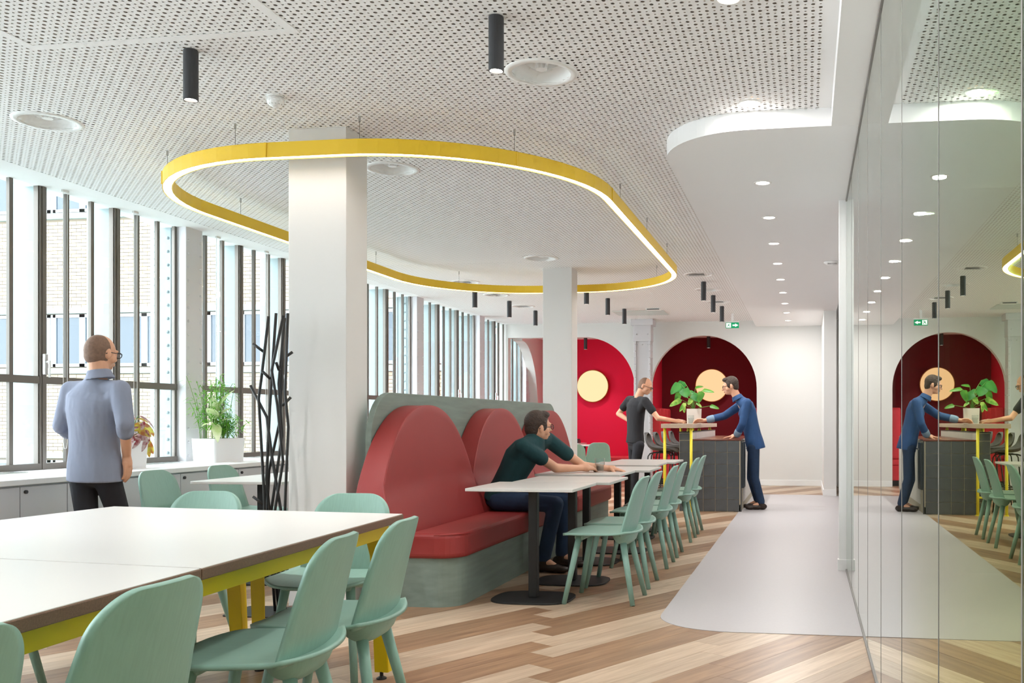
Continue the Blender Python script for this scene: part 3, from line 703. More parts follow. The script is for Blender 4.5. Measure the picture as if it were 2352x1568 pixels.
# long table chairs
for x, y, rz, n in ((-1.665, 1.345, 90, 'nearest end seat'), (-1.66, 1.85, 91, 'second seat'), (-1.685, 2.675, 97, 'third seat'), (-1.70, 3.175, 95, 'fourth seat, by the bench')):
    chair(x, y, rz, 'mint green wooden chair on the aisle side of the long table, ' + {'nearest end seat': 'fourth from the bench', 'second seat': 'third from the bench', 'third seat': 'second from the bench', 'fourth seat, by the bench': 'closest to the bench'}[n], 'chairs at the long table')
chair(-2.93, 4.02, 184, 'mint green wooden chair at the end of the long table, next to the coat rack', 'chairs at the long table')
chair(-2.14, 3.98, 184, 'mint green wooden chair at the end of the long table, in front of the column', 'chairs at the long table')
for y in (3.3, 2.6):
    chair(-3.36, y, -86, 'mint green wooden chair at the window side of the long table', 'window side chairs of the long table')
# window tables
chair(-4.33, 6.05, -92, 'mint green chair at the window tables, beside the walking man', 'chairs at the window tables')
chair(-4.36, 6.85, -92, 'mint green chair at the window tables, below the planter of bamboo', 'chairs at the window tables')
for y in (6.2, 6.95): chair(-3.22, y, 88, 'mint green chair at the window tables, behind the column and coat rack', 'chairs behind the column')
# alcove chairs
chair(-3.5, 15.4, 22, 'mint green chair beside the steel column, at the alcove tables', 'chairs by the alcove')
chair(-3.64, 14.3, 18, 'mint green chair half hidden by the second column, at the alcove tables', 'chairs by the alcove')
tproto = None
def cafe_table(x, y, label, group, w=.68, d=.655, z=.73, rz=0, red=False):
    global tproto
    if tproto is None:
        t = tproto = thing('cafe_table', label, 'table', (x, y, 0), rz, group)
        MB().box(-.34, .34, -.327, .327, .711, .73).build('tabletop', 'laminate', t, bevel=.003)
        MB().box(-.029, .029, -.029, .029, .012, .711).build('pole', 'black', t, bevel=.006)
        pts = []
        for i in range(48):
            a = 2 * math.pi * i / 48; c, s = math.cos(a), math.sin(a); e = 2 / 3.2
            pts.append((.26 * math.copysign(abs(c) ** e, c), .215 * math.copysign(abs(s) ** e, s)))
        MB().prism(pts, 0, .012).build('base_plate', 'black', t, bevel=.003)
        MB().box(-.15, .15, -.15, .15, .703, .711).build('mounting_plate', 'black', t)
    else:
        t = copy_tree(tproto); t.location = (x, y, 0); tag(t, label, 'table', group)
    t.rotation_euler = (0, 0, math.radians(rz)); return t
for i, y in enumerate((5.84, 6.515, 7.43, 8.10, 9.05, 9.72)):
    o = ['first', 'second', 'third', 'fourth', 'fifth', 'sixth'][i]
    cafe_table(-1.70 + (.0, .045, -.03, .05, .0, .04)[i] - (.04 if i % 2 == 0 else 0), y, 'small white square table on a black pole, %s in the row along the red bench' % o, 'tables along the bench')
for i, y in enumerate((6.22, 6.89)): cafe_table(-3.86, y, ['small white square table on a black pole by the windows, next to the coat rack', 'small white square table on a black pole by the windows, farther from the coat rack'][i], 'window tables')
cafe_table(-3.92, 16.25, 'small white square table on a black pole outside the alcove with mint chairs', 'alcove tables')
cafe_table(-4.15, 15.05, 'small white square table on a black pole behind the second column', 'alcove tables')
cafe_table(-4.55, 17.35, 'small white square table on a black pole inside the bright red alcove', 'alcove tables')
# long yellow-framed table: two tops on their own frames
def inset(poly, d):
    n = len(poly); out = []
    for i in range(n):
        a, b, c = Vector(poly[i - 1]), Vector(poly[i]), Vector(poly[(i + 1) % n]); u = (b - a).normalized(); v = (c - b).normalized()
        n1 = Vector((-u.y, u.x)); n2 = Vector((-v.y, v.x)); k = d / (1 + n1.dot(n2)); out.append(tuple(b + (n1 + n2) * k))
    return out
def long_table(corners, label, legs):
    cx = sum(p[0] for p in corners) / 4; cy = sum(p[1] for p in corners) / 4
    t = thing('long_table', label, 'table', (cx, cy, 0), 0, 'long table pair')
    pl = [(p[0] - cx, p[1] - cy) for p in corners]
    MB().prism(inset(pl, .005), .722, .7325).build('tabletop', 'laminate', t, bevel=.001)
    MB().prism(inset(pl, .001), .698, .7305).build('edge_band', 'edge', t, bevel=.003)
    a, b = inset(pl, .055), inset(pl, .067)
    for i in range(4):
        j = (i + 1) % 4; MB().prism([a[i], a[j], b[j], b[i]], .634, .698).build('rail', 'yellow2', t, bevel=.002)
    def leg(x, y, dx, dy, sx, nm='leg'):
        # folded plate that widens into a gusset at the rail
        pts = [(-.03, .03), (.03, .03), (.034, .55), (.05, .62), (.09, .655), (.09, .698), (-.035, .698)]
        q = MB()
        for a, b in ((0, .006),): q.prism([(p[0] * -sx, p[1]) for p in pts], -.003, .003, 'y')
        q.prism([(-.05, .03), (.0, .03), (.0, .698), (-.09, .698)] if False else [(0, .03), (.035, .03), (.05, .698), (0, .698)], sx * .03 - .003, sx * .03 + .003, 'x')
        for i, v in enumerate(q.v):
            k = 1 - v[2] / .698; q.v[i] = (v[0] + x + dx * k, v[1] * (1 if dy >= 0 else -1) + y + dy * k, v[2])
        l = q.build(nm, 'yellow2', t, bevel=0)
        MB().lathe([(0, 0), (.022, 0), (.022, .006), (.008, .014), (.008, .032), (0, .032)], (x + dx, y + dy, 0), 14).build('foot', 'black', l)
    for x, y, dx, dy, sx in legs: leg(x, y, dx, dy, sx)
    return t
FL, FR, SR, SL, NR, NL = (-3.305, 4.075), (-1.765, 3.93), (-1.664, 2.387), (-3.325, 2.58), (-1.56, .86), (-3.345, 1.05)
def leg_at(P0, c, k, dx, dy, sx): return (P0[0] - c[0] + k[0], P0[1] - c[1] + k[1], dx, dy, sx)
c1_ = [sum(p[i] for p in (SL, SR, FR, FL)) / 4 for i in (0, 1)]; c2_ = [sum(p[i] for p in (NL, NR, SR, SL)) / 4 for i in (0, 1)]
long_table([SL, SR, FR, FL], 'long white table with brown edge and yellow frame, half by the coat rack', [leg_at(FR, c1_, (-.10, -.06), .0, .05, 1), leg_at(FL, c1_, (.10, -.06), .0, .05, -1), (-2.60 - c1_[0], 3.93 - c1_[1], .0, .06, 1), (-2.48 - c1_[0], 3.94 - c1_[1], .0, .03, -1)])
long_table([NL, NR, SR, SL], 'long white table with brown edge and yellow frame, half away from rack', [leg_at(NR, c2_, (-.10, .1), .0, -.03, 1), leg_at(NL, c2_, (.10, .1), .0, -.03, -1), (-1.73 - c2_[0], 1.70 - c2_[1], 0, 0, 1), (-3.22 - c2_[0], 1.7 - c2_[1], 0, 0, -1)])
# bench with arched cushions
bq = thing('banquette', 'long red bench with three arched back cushions on a grey-green plywood base', 'bench', (-2.35, 7.75, 0))
# base: rounded front corner; local coordinates
y0, y1 = 5.47 - 7.75, 10.0 - 7.75
def bpoly(x0, x1, ya, yb, r): return rrect(x0, x1, ya, yb, r, 8, (1, 0, 0, 1))
MB().prism(bpoly(-.30, .24, y0, y1, .16), 0, .30).build('base', 'ply', bq)
seat_cuts = (y0 - .03, 6.9 - 7.75, 8.4 - 7.75, y1 + .03)
for i in range(3):
    a, b = seat_cuts[i], seat_cuts[i + 1] - .004
    poly = rrect(-.27, .27, a, b, .17, 8, (1 if i == 2 else 0, 0, 0, 1 if i == 0 else 0))
    s_ = MB().prism(poly, .30, .455).build('seat_cushion', 'red', bq, bevel=.03, seg=4)
    MB().tube([(p[0] * .985, p[1], .448) for p in poly if p[0] > .0], .003, 6).build('piping', 'red', s_)
# back panel
bp_ = [(y0 + .02, .0), (y1 - .15, 0)] + [(y1 - .15 - .0 - .28 + .28 * math.cos(math.radians(a)), 1.33 - .28 + .28 * math.sin(math.radians(a))) for a in range(0, 91, 9)] + [(y0 + .02 + .3 - .3 * math.sin(math.radians(a)), 1.33 - .3 + .3 * math.cos(math.radians(a))) for a in range(0, 91, 9)]
MB().prism(bp_, -.37, -.33, 'x').build('back_panel', 'ply', bq, bevel=.004)
def dome(c, hw, h0, h1):
    out = []
    for i in range(33):
        s = -1 + 2 * i / 32; z = h0 + (h1 - h0) * (1 - abs(s) ** 2.35) ** .82; out.append((c + s * hw, z))
    return out
def cush_x(z): return -.155 + .10 * max(0, (.75 - z) / .3) - .03 * max(0, (z - .75) / .5)
for i, c in enumerate((6.05 - 7.75, 7.58 - 7.75, 9.11 - 7.75)):
    hw = .80; d = dome(c, hw, .64, 1.25); mb = MB(); NZ = 14
    fr = [[(cush_x(.452 + (p[1] - .452) * k / NZ), p[0], .452 + (p[1] - .452) * k / NZ) for k in range(NZ + 1)] for p in d]
    n = len(d); m_ = NZ + 1; vs = [q for col in fr for q in col]; fs = []
    for a in range(n - 1):
        for k in range(NZ): fs.append((a * m_ + k, (a + 1) * m_ + k, (a + 1) * m_ + k + 1, a * m_ + k + 1))
    o_ = len(vs); vs += [(-.325, p[0], .452) for p in d] + [(-.325, p[0], p[1]) for p in d]
    for a in range(n - 1):
        fs.append((a * m_ + NZ, (a + 1) * m_ + NZ, o_ + n + a + 1, o_ + n + a)); fs.append((o_ + a, o_ + a + 1, (a + 1) * m_, a * m_)); fs.append((o_ + a + 1, o_ + a, o_ + n + a, o_ + n + a + 1))
    fs.append(tuple([k for k in range(m_)] + [o_ + n, o_])); fs.append(tuple([(n - 1) * m_ + k for k in range(m_)][::-1] + [o_ + n - 1, o_ + 2 * n - 1]))
    cu = mb.add(vs, fs).build('back_cushion', 'red', bq, bevel=.022, seg=3, smooth=True)
    cu.modifiers['bevel'].angle_limit = .9
    MB().tube([(fr[a][NZ][0] - .006, fr[a][NZ][1], fr[a][NZ][2] - .001) for a in range(n)], .003, 6).build('piping', 'red', cu)
# coat rack
cr = thing('coat_rack', 'black metal coat rack of slanting rods like bare branches, beside the column', 'coat rack', (-3.20, 5.18, 0))
MB().prism(rrect(-.19, .19, -.15, .15, .03), 0, .008).build('base_plate', 'black', cr)
def cp(u, v, dy=0): q = P(u, v, 5.18 + dy); return (q.x + 3.20, q.y - 5.18, q.z)
rods = [([(617, 726), (600, 870), (594, 915), (606, 1120), (612, 1290), (586, 1395)], .0), ([(634, 719), (625, 850), (620, 930), (612, 1100), (640, 1400)], .03),
 ([(651, 724), (624, 850), (637, 930), (650, 1060), (630, 1180), (645, 1400)], -.03), ([(654, 730), (640, 880), (648, 1000), (622, 1180), (652, 1400)], .06), ([(661, 719), (655, 900), (662, 980), (655, 1150), (647, 1402)], -.06),
 ([(575, 885), (613, 958), (625, 1050), (645, 1170), (655, 1400)], .02), ([(650, 728), (644, 960), (618, 1080), (614, 1170), (632, 1396)], .08)]
for pts, dy in rods:
    w = [cp(u, v, dy * (1 - i / len(pts))) for i, (u, v) in enumerate(pts)]
    w[-1] = (max(-.17, min(.17, w[-1][0])), max(-.12, min(.12, w[-1][1])), .006)
    MB().tube(w, .0085, 8).build('rod', 'black', cr, smooth=True)
for a, b in (((581, 789), (606, 808)), ((601, 851), (621, 870)), ((581, 1140), (607, 1159)), ((648, 932), (668, 912)), ((655, 820), (672, 808)), ((634, 832), (641, 850))):
    MB().cyl(cp(*a, -.01), cp(*b, .01), .0085, n=8).build('hook', 'black', cr, smooth=True)
# ================================================================== kitchen counter and high table
kc = thing('kitchen_counter', 'tiled kitchen counter with dark slate tiles and a brown worktop', 'counter', (-1.215, 11.84, 0))
MB().box(-.395, .39, 0, 3.05, 0, .90).build('body', 'grout', kc)
MB().box(-.397, -.235, .0, 3.05, .90, 1.0).build('ledge', 'grout', kc)
MB().box(-.232, .40, -.012, 3.06, .90, .918).build('worktop', 'counter', kc, bevel=.003)
MB().box(-.405, -.228, -.012, 3.06, 1.0, 1.012).build('ledge_top', 'applc', kc, bevel=.002)
tm = MB().box(-.0735, .0735, -.008, 0, -.0725, .0725).mesh('tile'); 
bmx = bmesh.new(); bmx.from_mesh(tm); bmesh.ops.bevel(bmx, geom=[e for e in bmx.edges], offset=.002, segments=1, affect='EDGES'); bmx.to_mesh(tm); bmx.free()
tm.materials.append(M['tile'])
for i in range(5):
    for j in range(6):
        o = link('tile', tm, None, kc); o.location = (-.317 + i * .1535, 0, .077 + j * .1495)
tm2 = MB().box(-.0735, .0735, -.008, 0, -.042, .042).mesh('half_tile'); tm2.materials.append(M['tile'])
o = link('tile', tm2, None, kc); o.location = (-.317, 0, .949)
tm3 = MB().box(0, .006, -.033, .033, -.04, .04).mesh('ledge_tile'); tm3.materials.append(M['laminate'])
for i in range(40):
    o = link('ledge_tile', tm3, None, kc); o.location = (-.235, .06 + i * .0755, .958)
for i in range(7):
    MB().box(.39, .402, .30 + i * .39, .685 + i * .39, .1, .885).build('side_panel', 'panel', kc, bevel=.002)
ap_ = MB().box(.39, .43, .01, .29, .3, .88).build('appliance_door', 'applc', kc, bevel=.004)
MB().cyl((.45, .04, .80), (.45, .26, .80), .008, n=8).build('handle', 'chrome', ap_)
MB().box(.388, .40, -.01, .01, 0, .905).build('corner_trim', 'applc', kc)
MB().box(.30, .385, .0, 3.0, 0, .09).build('plinth', 'applc', kc)
bt = thing('bar_table', 'narrow high bar table with beige top on yellow tube legs', 'bar table', (-1.62, 11.7, 0))
MB().box(-.205, .205, 0, 3.15, 1.058, 1.113).build('tabletop', 'beige', bt, bevel=.003)
for x, y, z0 in ((-.165, .06, 0), (.172, .06, 0), (-.165, 1.6, 0), (-.165, 3.06, 0), (.10, 1.6, 1.012), (.10, 3.06, 1.012), (.10, .35, 1.012)):
    l = MB().cyl((x, y, z0), (x, y, 1.058), .0185, n=16).build('leg', 'yellow3', bt, smooth=True)
    MB().cyl((x, y, z0), (x, y, z0 + .012), .026, n=16).build('foot', 'yellow3', l)
MB().cyl((-.165, .06, .22), (.172, .06, .22), .014, n=12).build('foot_rail', 'yellow3', bt, smooth=True)
MB().cyl((-.165, .06, .22), (-.165, 3.06, .22), .014, n=12).build('foot_rail', 'yellow3', bt, smooth=True)
# bar stools
def make_stool():
    t = empty('bar_stool')
    prof = [(-.225, .99), (-.215, .93), (-.195, .86), (-.16, .80), (-.11, .765), (-.03, .752), (.06, .755), (.14, .762), (.20, .758), (.235, .738)]
    def sh_(s, tt):
        k = tt * (len(prof) - 1); i = min(int(k), len(prof) - 2); f = k - i; y = prof[i][0] * (1 - f) + prof[i + 1][0] * f; z = prof[i][1] * (1 - f) + prof[i + 1][1] * f
        a = 2 * s - 1; hw = .20 + .025 * math.sin(math.pi * tt)
        if tt < .25: hw *= (1 - ((.25 - tt) / .25) ** 2.4) ** .5 * .97 + .03
        if tt > .88: hw *= 1 - .25 * ((tt - .88) / .12) ** 2
        lift = .045 * abs(a) ** 2.5 * math.sin(math.pi * min(1, tt * 1.1))
        return (a * hw, y + .05 * a * a * (1 - tt) ** 2, z + lift)
    MB().grid(sh_, 14, 22).build('shell', 'shell', t, smooth=True, solid=.012)
    for sx in (-1, 1):
        MB().tube([(sx * .19, .22, 0), (sx * .14, .155, .68), (sx * .135, .13, .715), (sx * .13, .08, .728), (sx * .13, -.08, .728), (sx * .135, -.13, .715), (sx * .14, -.155, .68), (sx * .20, -.23, 0)], .009, 8).build('leg_frame', 'black', t, smooth=True)
    MB().tube([(.171, .195, .27), (-.171, .195, .27), (-.175, -.195, .27), (.175, -.195, .27)], .0075, 8, closed=True).build('foot_ring', 'black', t, smooth=True)
    MB().box(-.13, .13, -.02, .02, .724, .742).build('cross_bar', 'black', t)
    return t
s0 = make_stool()
for i, y in enumerate((12.4, 13.1, 13.85, 14.6)):
    t = s0 if i == 0 else copy_tree(s0); t.location = (-1.93, y, 0); t.rotation_euler = (0, 0, math.radians(-90))
    tag(t, 'charcoal shell bar stool at the high bar table, %s from the tiled counter front' % ['first', 'second', 'third', 'fourth'][i], 'bar stool', 'bar stools')
# alcove benches
ab = thing('alcove_bench', 'low red upholstered bench along the bright red alcove wall', 'bench', (-4.15, 18.05, 0))
MB().box(-1.1, 1.1, -.25, .28, 0, .36).build('base', 'redseat', ab); MB().box(-1.1, 1.1, -.28, .28, .36, .46).build('seat_cushion', 'redseat', ab, bevel=.025, seg=3)
bb = thing('booth_sofa', 'high-backed red booth sofa in the dark red alcove', 'sofa', (-2.55, 17.55, 0))
MB().box(-.27, .25, -.55, .72, .1, .36).build('base', 'redseat', bb); MB().box(-.27, .27, -.56, .72, .36, .47).build('seat_cushion', 'redseat', bb, bevel=.03, seg=3)
for i, (a, b) in enumerate(((-.56, -.15), (-.14, .28), (.29, .72))):
    MB().prism(rrect(a, b, .46, 1.39, .07), -.27, -.10, 'x').build('back_cushion', 'redseat', bb, bevel=.03, seg=3)
MB().box(-.25, .22, -.5, .7, 0, .1).build('plinth', 'black', bb)
b2 = copy_tree(bb); b2.location = (-1.15, 17.55, 0); b2.rotation_euler = (0, 0, math.pi); b2.location.y = 17.72
b2['label'] = 'high-backed red booth sofa in the dark red alcove, behind the man in denim'; bb['label'] = 'high-backed red booth sofa in the dark red alcove, behind the bar stools'
t = thing('power_box', 'small grey power socket box on the table in the bright red alcove', 'power box', (-4.42, 17.4, .73))
MB().prism([(-.07, 0), (.07, 0), (.07, .045), (.02, .085), (-.07, .085)], -.14, .14, 'x').build('housing', 'applc', t, bevel=.004); t.rotation_euler = (0, 0, math.radians(-8))
MB().box(-.07, .05, -.102, -.10, 0, .012).build('card', 'paper', t)
for k in range(3): MB().cyl((-.07 + k * .07, -.0, .086), (-.07 + k * .07, .0, .088), .02, n=12).build('socket', 'black', t)
t = thing('storage_box', 'small white box on the counter end behind the bar stools', 'box', (-1.70, 13.75, 1.113)) if False else None
# ---- drinking glasses
def tumbler(loc, label, water=True):
    t = thing('drinking_glass', label, 'glass', loc)
    MB().lathe([(0, .0), (.028, .0), (.030, .004), (.0335, .055), (.041, .06), (.0425, .112), (.0400, .112), (.0385, .062), (.031, .056), (.0275, .012), (0, .010)], n=24).build('glass_body', 'tumbler', t, smooth=True)
    if water: MB().lathe([(0, .0115), (.0268, .0125), (.0300, .056), (.0372, .062), (.0378, .078), (0, .078)], n=24).build('water', 'water', t, smooth=True)
    return t
# ---- plants
def leaf(parent, base, tip, width, m, droop=.15, fold=.12, nm='leaf', n=8, heart=False, up=None):
    base = Vector(base); tip = Vector(tip); d = tip - base; L = d.length; d.normalize()
    sd = d.cross(up or Vector((0, 0, 1)))
    if sd.length < .1: sd = Vector((1, 0, 0))
    sd.normalize(); nn = sd.cross(d)
    vs = []; fs = []
    for i in range(n + 1):
        t = i / n
        w = width * (math.sin(math.pi * t ** .75) ** .8 if not heart else (max(0, 1 - t) ** .6 * (t + .02) ** .22 * 1.35)) if 0 < t < 1 else 0.0
        c = base + d * L * t + nn * (-droop * L * t * t) + nn * droop * L * t * .5
        for a in (-1, -.5, 0, .5, 1): vs.append(c + sd * w * .5 * a + nn * (fold * w * abs(a)))
    for i in range(n):
        for j in range(4): fs.append((i * 5 + j, i * 5 + j + 1, i * 5 + 6 + j, i * 5 + 5 + j))
    return MB().add(vs, fs).build(nm, m, parent, smooth=True, fix=False)
def planter(loc, sx, sy, h, label, m='pot', rz=0, r=.02):
    t = thing('planter', label, 'planter', loc, rz)
    w = .006
    def taper(pts, k): return pts
    b, tp = rrect(-sx * .47, sx * .47, -sy * .47, sy * .47, r), rrect(-sx / 2, sx / 2, -sy / 2, sy / 2, r)
    n = len(b); inn = rrect(-sx / 2 + .012, sx / 2 - .012, -sy / 2 + .012, sy / 2 - .012, r * .6); low = inn
    vs = [(p[0], p[1], 0) for p in b] + [(p[0], p[1], h) for p in tp] + [(p[0], p[1], h) for p in inn] + [(p[0], p[1], h - .05) for p in low]
    fs = [tuple(range(n))[::-1]] + [(k * n + i, k * n + (i + 1) % n, (k + 1) * n + (i + 1) % n, (k + 1) * n + i) for k in range(3) for i in range(n)]
    MB().add(vs, fs).build('pot', m, t); MB().prism(low, h - .06, h - .03).build('soil', 'soil', t)
    return t
# bamboo and dieffenbachia on the sill
a, b_, c_ = PZ(458, 1052, .772), PZ(494, 1060, .772), PZ(557, 1053, .772)
PLX = -5.36
p1 = planter((PLX, 7.93, .772), .24, .46, .215, 'white planter box of feathery bamboo and cream leaves on the sill')
pl = tag(empty('bamboo_plant', (PLX, 7.93, .958)), 'feathery green bamboo spilling from the white planter box', 'plant')
mb = MB(); stems = MB(); r5 = random.Random(11)
def blade(mb, p, d, L, w):
    d = Vector(d).normalized(); sd = d.cross(Vector((0, 0, 1)));  sd = sd.normalized() if sd.length > .1 else Vector((1, 0, 0))
    nn = sd.cross(d); q = Vector(p) + d * L * .45 + nn * L * .05; e = Vector(p) + d * L - Vector((0, 0, L * .25))
    mb.add([p, q + sd * w, e, q - sd * w], [(0, 1, 2, 3)])
for k in range(44):
    hgt = r5.uniform(.3, .62) if k < 28 else r5.uniform(.12, .28)
    bx, by = r5.uniform(-.08, .06), r5.uniform(-.19, .08) if k < 28 else r5.uniform(.03, .19)
    lx, ly = r5.uniform(-.12, .10), r5.uniform(-.14, .12) + (.12 if k >= 28 else 0)
    pts = [(bx + lx * t * t, by + ly * t * t, hgt * t) for t in (0, .3, .6, .85, 1)]
    stems.tube(pts, .0025, 5)
    for j in range(26):
        t = r5.uniform(.3, 1); p = Vector((bx + lx * t * t, by + ly * t * t, hgt * t)); an = r5.uniform(0, 6.28)
        blade(mb, p, (math.cos(an), math.sin(an), r5.uniform(-.3, .5)), r5.uniform(.06, .12), .0065)
o = mb.build('foliage', 'fern', pl, fix=False); o['kind'] = 'stuff'; stems.build('stem', 'stem', pl)
dp = tag(empty('dieffenbachia_plant', (PLX + .05, 7.80, .958)), 'broad cream and green leaved plant standing among the bamboo', 'plant')
MB().tube([(0, 0, 0), (.0, .01, .16), (0, .0, .3)], .011, 8).build('stem', 'stem', dp)
for tip, w, z in (((.06, .15, .5), .07, .26), ((.05, -.17, .33), .10, .2), ((.02, -.06, .42), .085, .24), ((.06, .16, .34), .085, .2), ((.08, .2, .24), .06, .16), ((.12, -.13, .02), .085, .17), ((.05, -.26, .18), .05, .15)):
    leaf(dp, (0, 0, z), tip, w, 'dief', .3, .1)
# begonia
p2 = planter((-5.36, 6.62, .772), .24, .46, .215, 'white planter box of red begonia on the sill behind the walking man')
bg_ = tag(empty('begonia_plant', (-5.36, 6.72, .958)), 'begonia with red and silver leaves in the planter behind the walking man', 'plant')
for k in range(18):
    an = r5.uniform(0, 6.28); rr_ = r5.uniform(.10, .2); z = r5.uniform(.0, .22); b0 = Vector((rr_ * .5 * math.cos(an), rr_ * .8 * math.sin(an), z + .02))
    leaf(bg_, b0, (rr_ * 1.15 * math.cos(an), rr_ * 1.9 * math.sin(an), z + r5.uniform(-.09, .02)), r5.uniform(.10, .15), 'bego' if k % 3 else 'bego2', .3, .12, heart=True)
    MB().tube([(0, 0, 0), tuple(b0 * .6), tuple(b0)], .003, 5).build('stalk', 'stem', bg_)
for bu, bv, tu, tv, w, m in ((312, 985, 352, 1000, .10, 'bego2'), (316, 1000, 322, 1040, .16, 'bego'), (330, 1010, 356, 1042, .09, 'bego2'), (318, 975, 330, 985, .12, 'bego'), (308, 990, 318, 970, .08, 'bego2'), (305, 1000, 300, 1030, .14, 'bego'), (322, 992, 345, 1018, .12, 'bego'), (335, 1020, 345, 1050, .06, 'bego2')):
    q0, q1 = PXp(bu, bv, -5.27), PXp(tu, tv, -5.24); leaf(bg_, q0 - bg_.location, q1 - bg_.location, w, m, .2, .12, heart=True, up=Vector((1, -.4, .5)))
    e = q0 - bg_.location; MB().tube([(0, 0, 0), tuple(e * .5 + Vector((0, 0, .02))), tuple(e)], .003, 5).build('stalk', 'stem', bg_)
# monstera on the bar
MY = 12.55
p3 = planter((P(1594, 965, MY).x, MY, 1.113), .20, .20, .20, 'square beige planter of monstera on the bar table', 'pot2', math.radians(8), .008)
mp_ = tag(empty('monstera_plant', (p3.location.x, MY, 1.28)), 'monstera with split and heart-shaped green leaves in the beige planter', 'plant')
def mpx(u, v, dy=0): q = P(u, v, MY + dy); return (q.x - p3.location.x, q.y - MY, q.z - 1.28)
for bu, bv, tu, tv, w, m, dy in ((1562, 880, 1540, 905, .14, 'monst', -.05), (1568, 893, 1580, 912, .17, 'monst', -.1), (1572, 877, 1552, 900, .15, 'monst', .05), (1560, 900, 1552, 930, .10, 'leaf', 0), (1566, 918, 1537, 932, .10, 'pothos', -.08),
 (1590, 905, 1606, 922, .13, 'monst', -.06), (1613, 898, 1604, 925, .11, 'leaf', -.1), (1597, 890, 1616, 887, .05, 'leaf', .02), (1613, 896, 1641, 900, .07, 'leaf', .0), (1630, 932, 1652, 938, .07, 'leaf', -.05), (1575, 925, 1560, 945, .07, 'pothos', -.1), (1570, 930, 1572, 948, .06, 'pothos', -.1), (1590, 915, 1580, 930, .08, 'pothos', -.08), (1582, 900, 1598, 905, .08, 'monst', .08), (1600, 925, 1612, 935, .05, 'pothos', -.1)):
    leaf(mp_, mpx(bu, bv, dy), mpx(tu, tv, dy - .02), w, m, .15, .1, heart=True, up=Vector((.1, -.9, .5)))
    e = Vector(mpx(bu, bv, dy)); MB().tube([(0, 0, 0), tuple(Vector((e.x * .35, e.y * .4, e.z * .65))), tuple(e)], .0035, 6).build('stalk', 'stem', mp_)
# ================================================================== people
def blob(name, prims, m, parent, vox=.006, smooth=5, fac=.5):
    """closed capsules and ellipsoids fused into one continuous skin"""
    mb = MB()
    for p in prims:
        if p[0] == 'c':
            _, a, b, r0, r1 = p; a = Vector(a); b = Vector(b); d = b - a; L = max(d.length, 1e-4); d /= L
            x = d.orthogonal().normalized(); y = d.cross(x); n = 14; rings = []
            for k in range(0, 5): t = -math.pi / 2 + k * math.pi / 8; rings.append((a + d * r0 * math.sin(t), r0 * math.cos(t)))
            for k in range(0, 5): t = k * math.pi / 8; rings.append((b + d * r1 * math.sin(t), r1 * math.cos(t)))
            vs = []; 
            for c, r in rings:
                r = max(r, 1e-4)
                for i in range(n): q = 2 * math.pi * i / n; vs.append(c + (x * math.cos(q) + y * math.sin(q)) * r)
            fs = [(k * n + i, k * n + (i + 1) % n, (k + 1) * n + (i + 1) % n, (k + 1) * n + i) for k in range(len(rings) - 1) for i in range(n)]
            fs += [tuple(range(n))[::-1], tuple(range((len(rings) - 1) * n, len(rings) * n))]
            mb.add(vs, fs)
        elif p[0] == 'l':
            n = 24; vs = []                                   # loft of elliptical sections (centre, axis a, half a, axis b, half b)
            for c, aa, ra, bb_, rb_ in p[1]:
                for i in range(n): q = 2 * math.pi * i / n; vs.append(c + aa * ra * math.cos(q) + bb_ * rb_ * math.sin(q))
            m_ = len(p[1]); fs = [(k * n + i, k * n + (i + 1) % n, (k + 1) * n + (i + 1) % n, (k + 1) * n + i) for k in range(m_ - 1) for i in range(n)]
            mb.add(vs, fs + [tuple(range(n))[::-1], tuple(range((m_ - 1) * n, m_ * n))])
        else:
            _, c, ax, rad = p; c = Vector(c); n, k_ = 18, 12; vs = []      # ellipsoid with axes ax (3 vectors) and radii
            for j in range(k_ + 1):
                ph = math.pi * j / k_; s_ = max(math.sin(ph), 1e-3)
                for i in range(n):
                    t = 2 * math.pi * i / n
                    vs.append(c + ax[0] * rad[0] * s_ * math.cos(t) + ax[1] * rad[1] * s_ * math.sin(t) + ax[2] * rad[2] * math.cos(ph))
            fs = [(j * n + i, (j + 1) * n + i, (j + 1) * n + (i + 1) % n, j * n + (i + 1) % n) for j in range(k_) for i in range(n)]
            fs += [tuple(range(n)), tuple(range(k_ * n, (k_ + 1) * n))[::-1]]
            mb.add(vs, fs)
    me = mb.mesh(name); bm = bmesh.new(); bm.from_mesh(me); bmesh.ops.recalc_face_normals(bm, faces=bm.faces); bm.to_mesh(me); bm.free()
    o = bpy.data.objects.new(name, me); COL.objects.link(o)
    r = o.modifiers.new('r', 'REMESH'); r.mode = 'VOXEL'; r.voxel_size = vox; r.use_smooth_shade = True
    s = o.modifiers.new('s', 'SMOOTH'); s.iterations = smooth; s.factor = fac
    dg = bpy.context.evaluated_depsgraph_get(); dg.update()
    res = bpy.data.meshes.new_from_object(o.evaluated_get(dg)); res.name = name
    bpy.data.objects.remove(o, do_unlink=True); bpy.data.meshes.remove(me)
    res.materials.clear()
    return link(name, res, m, parent, smooth=True)
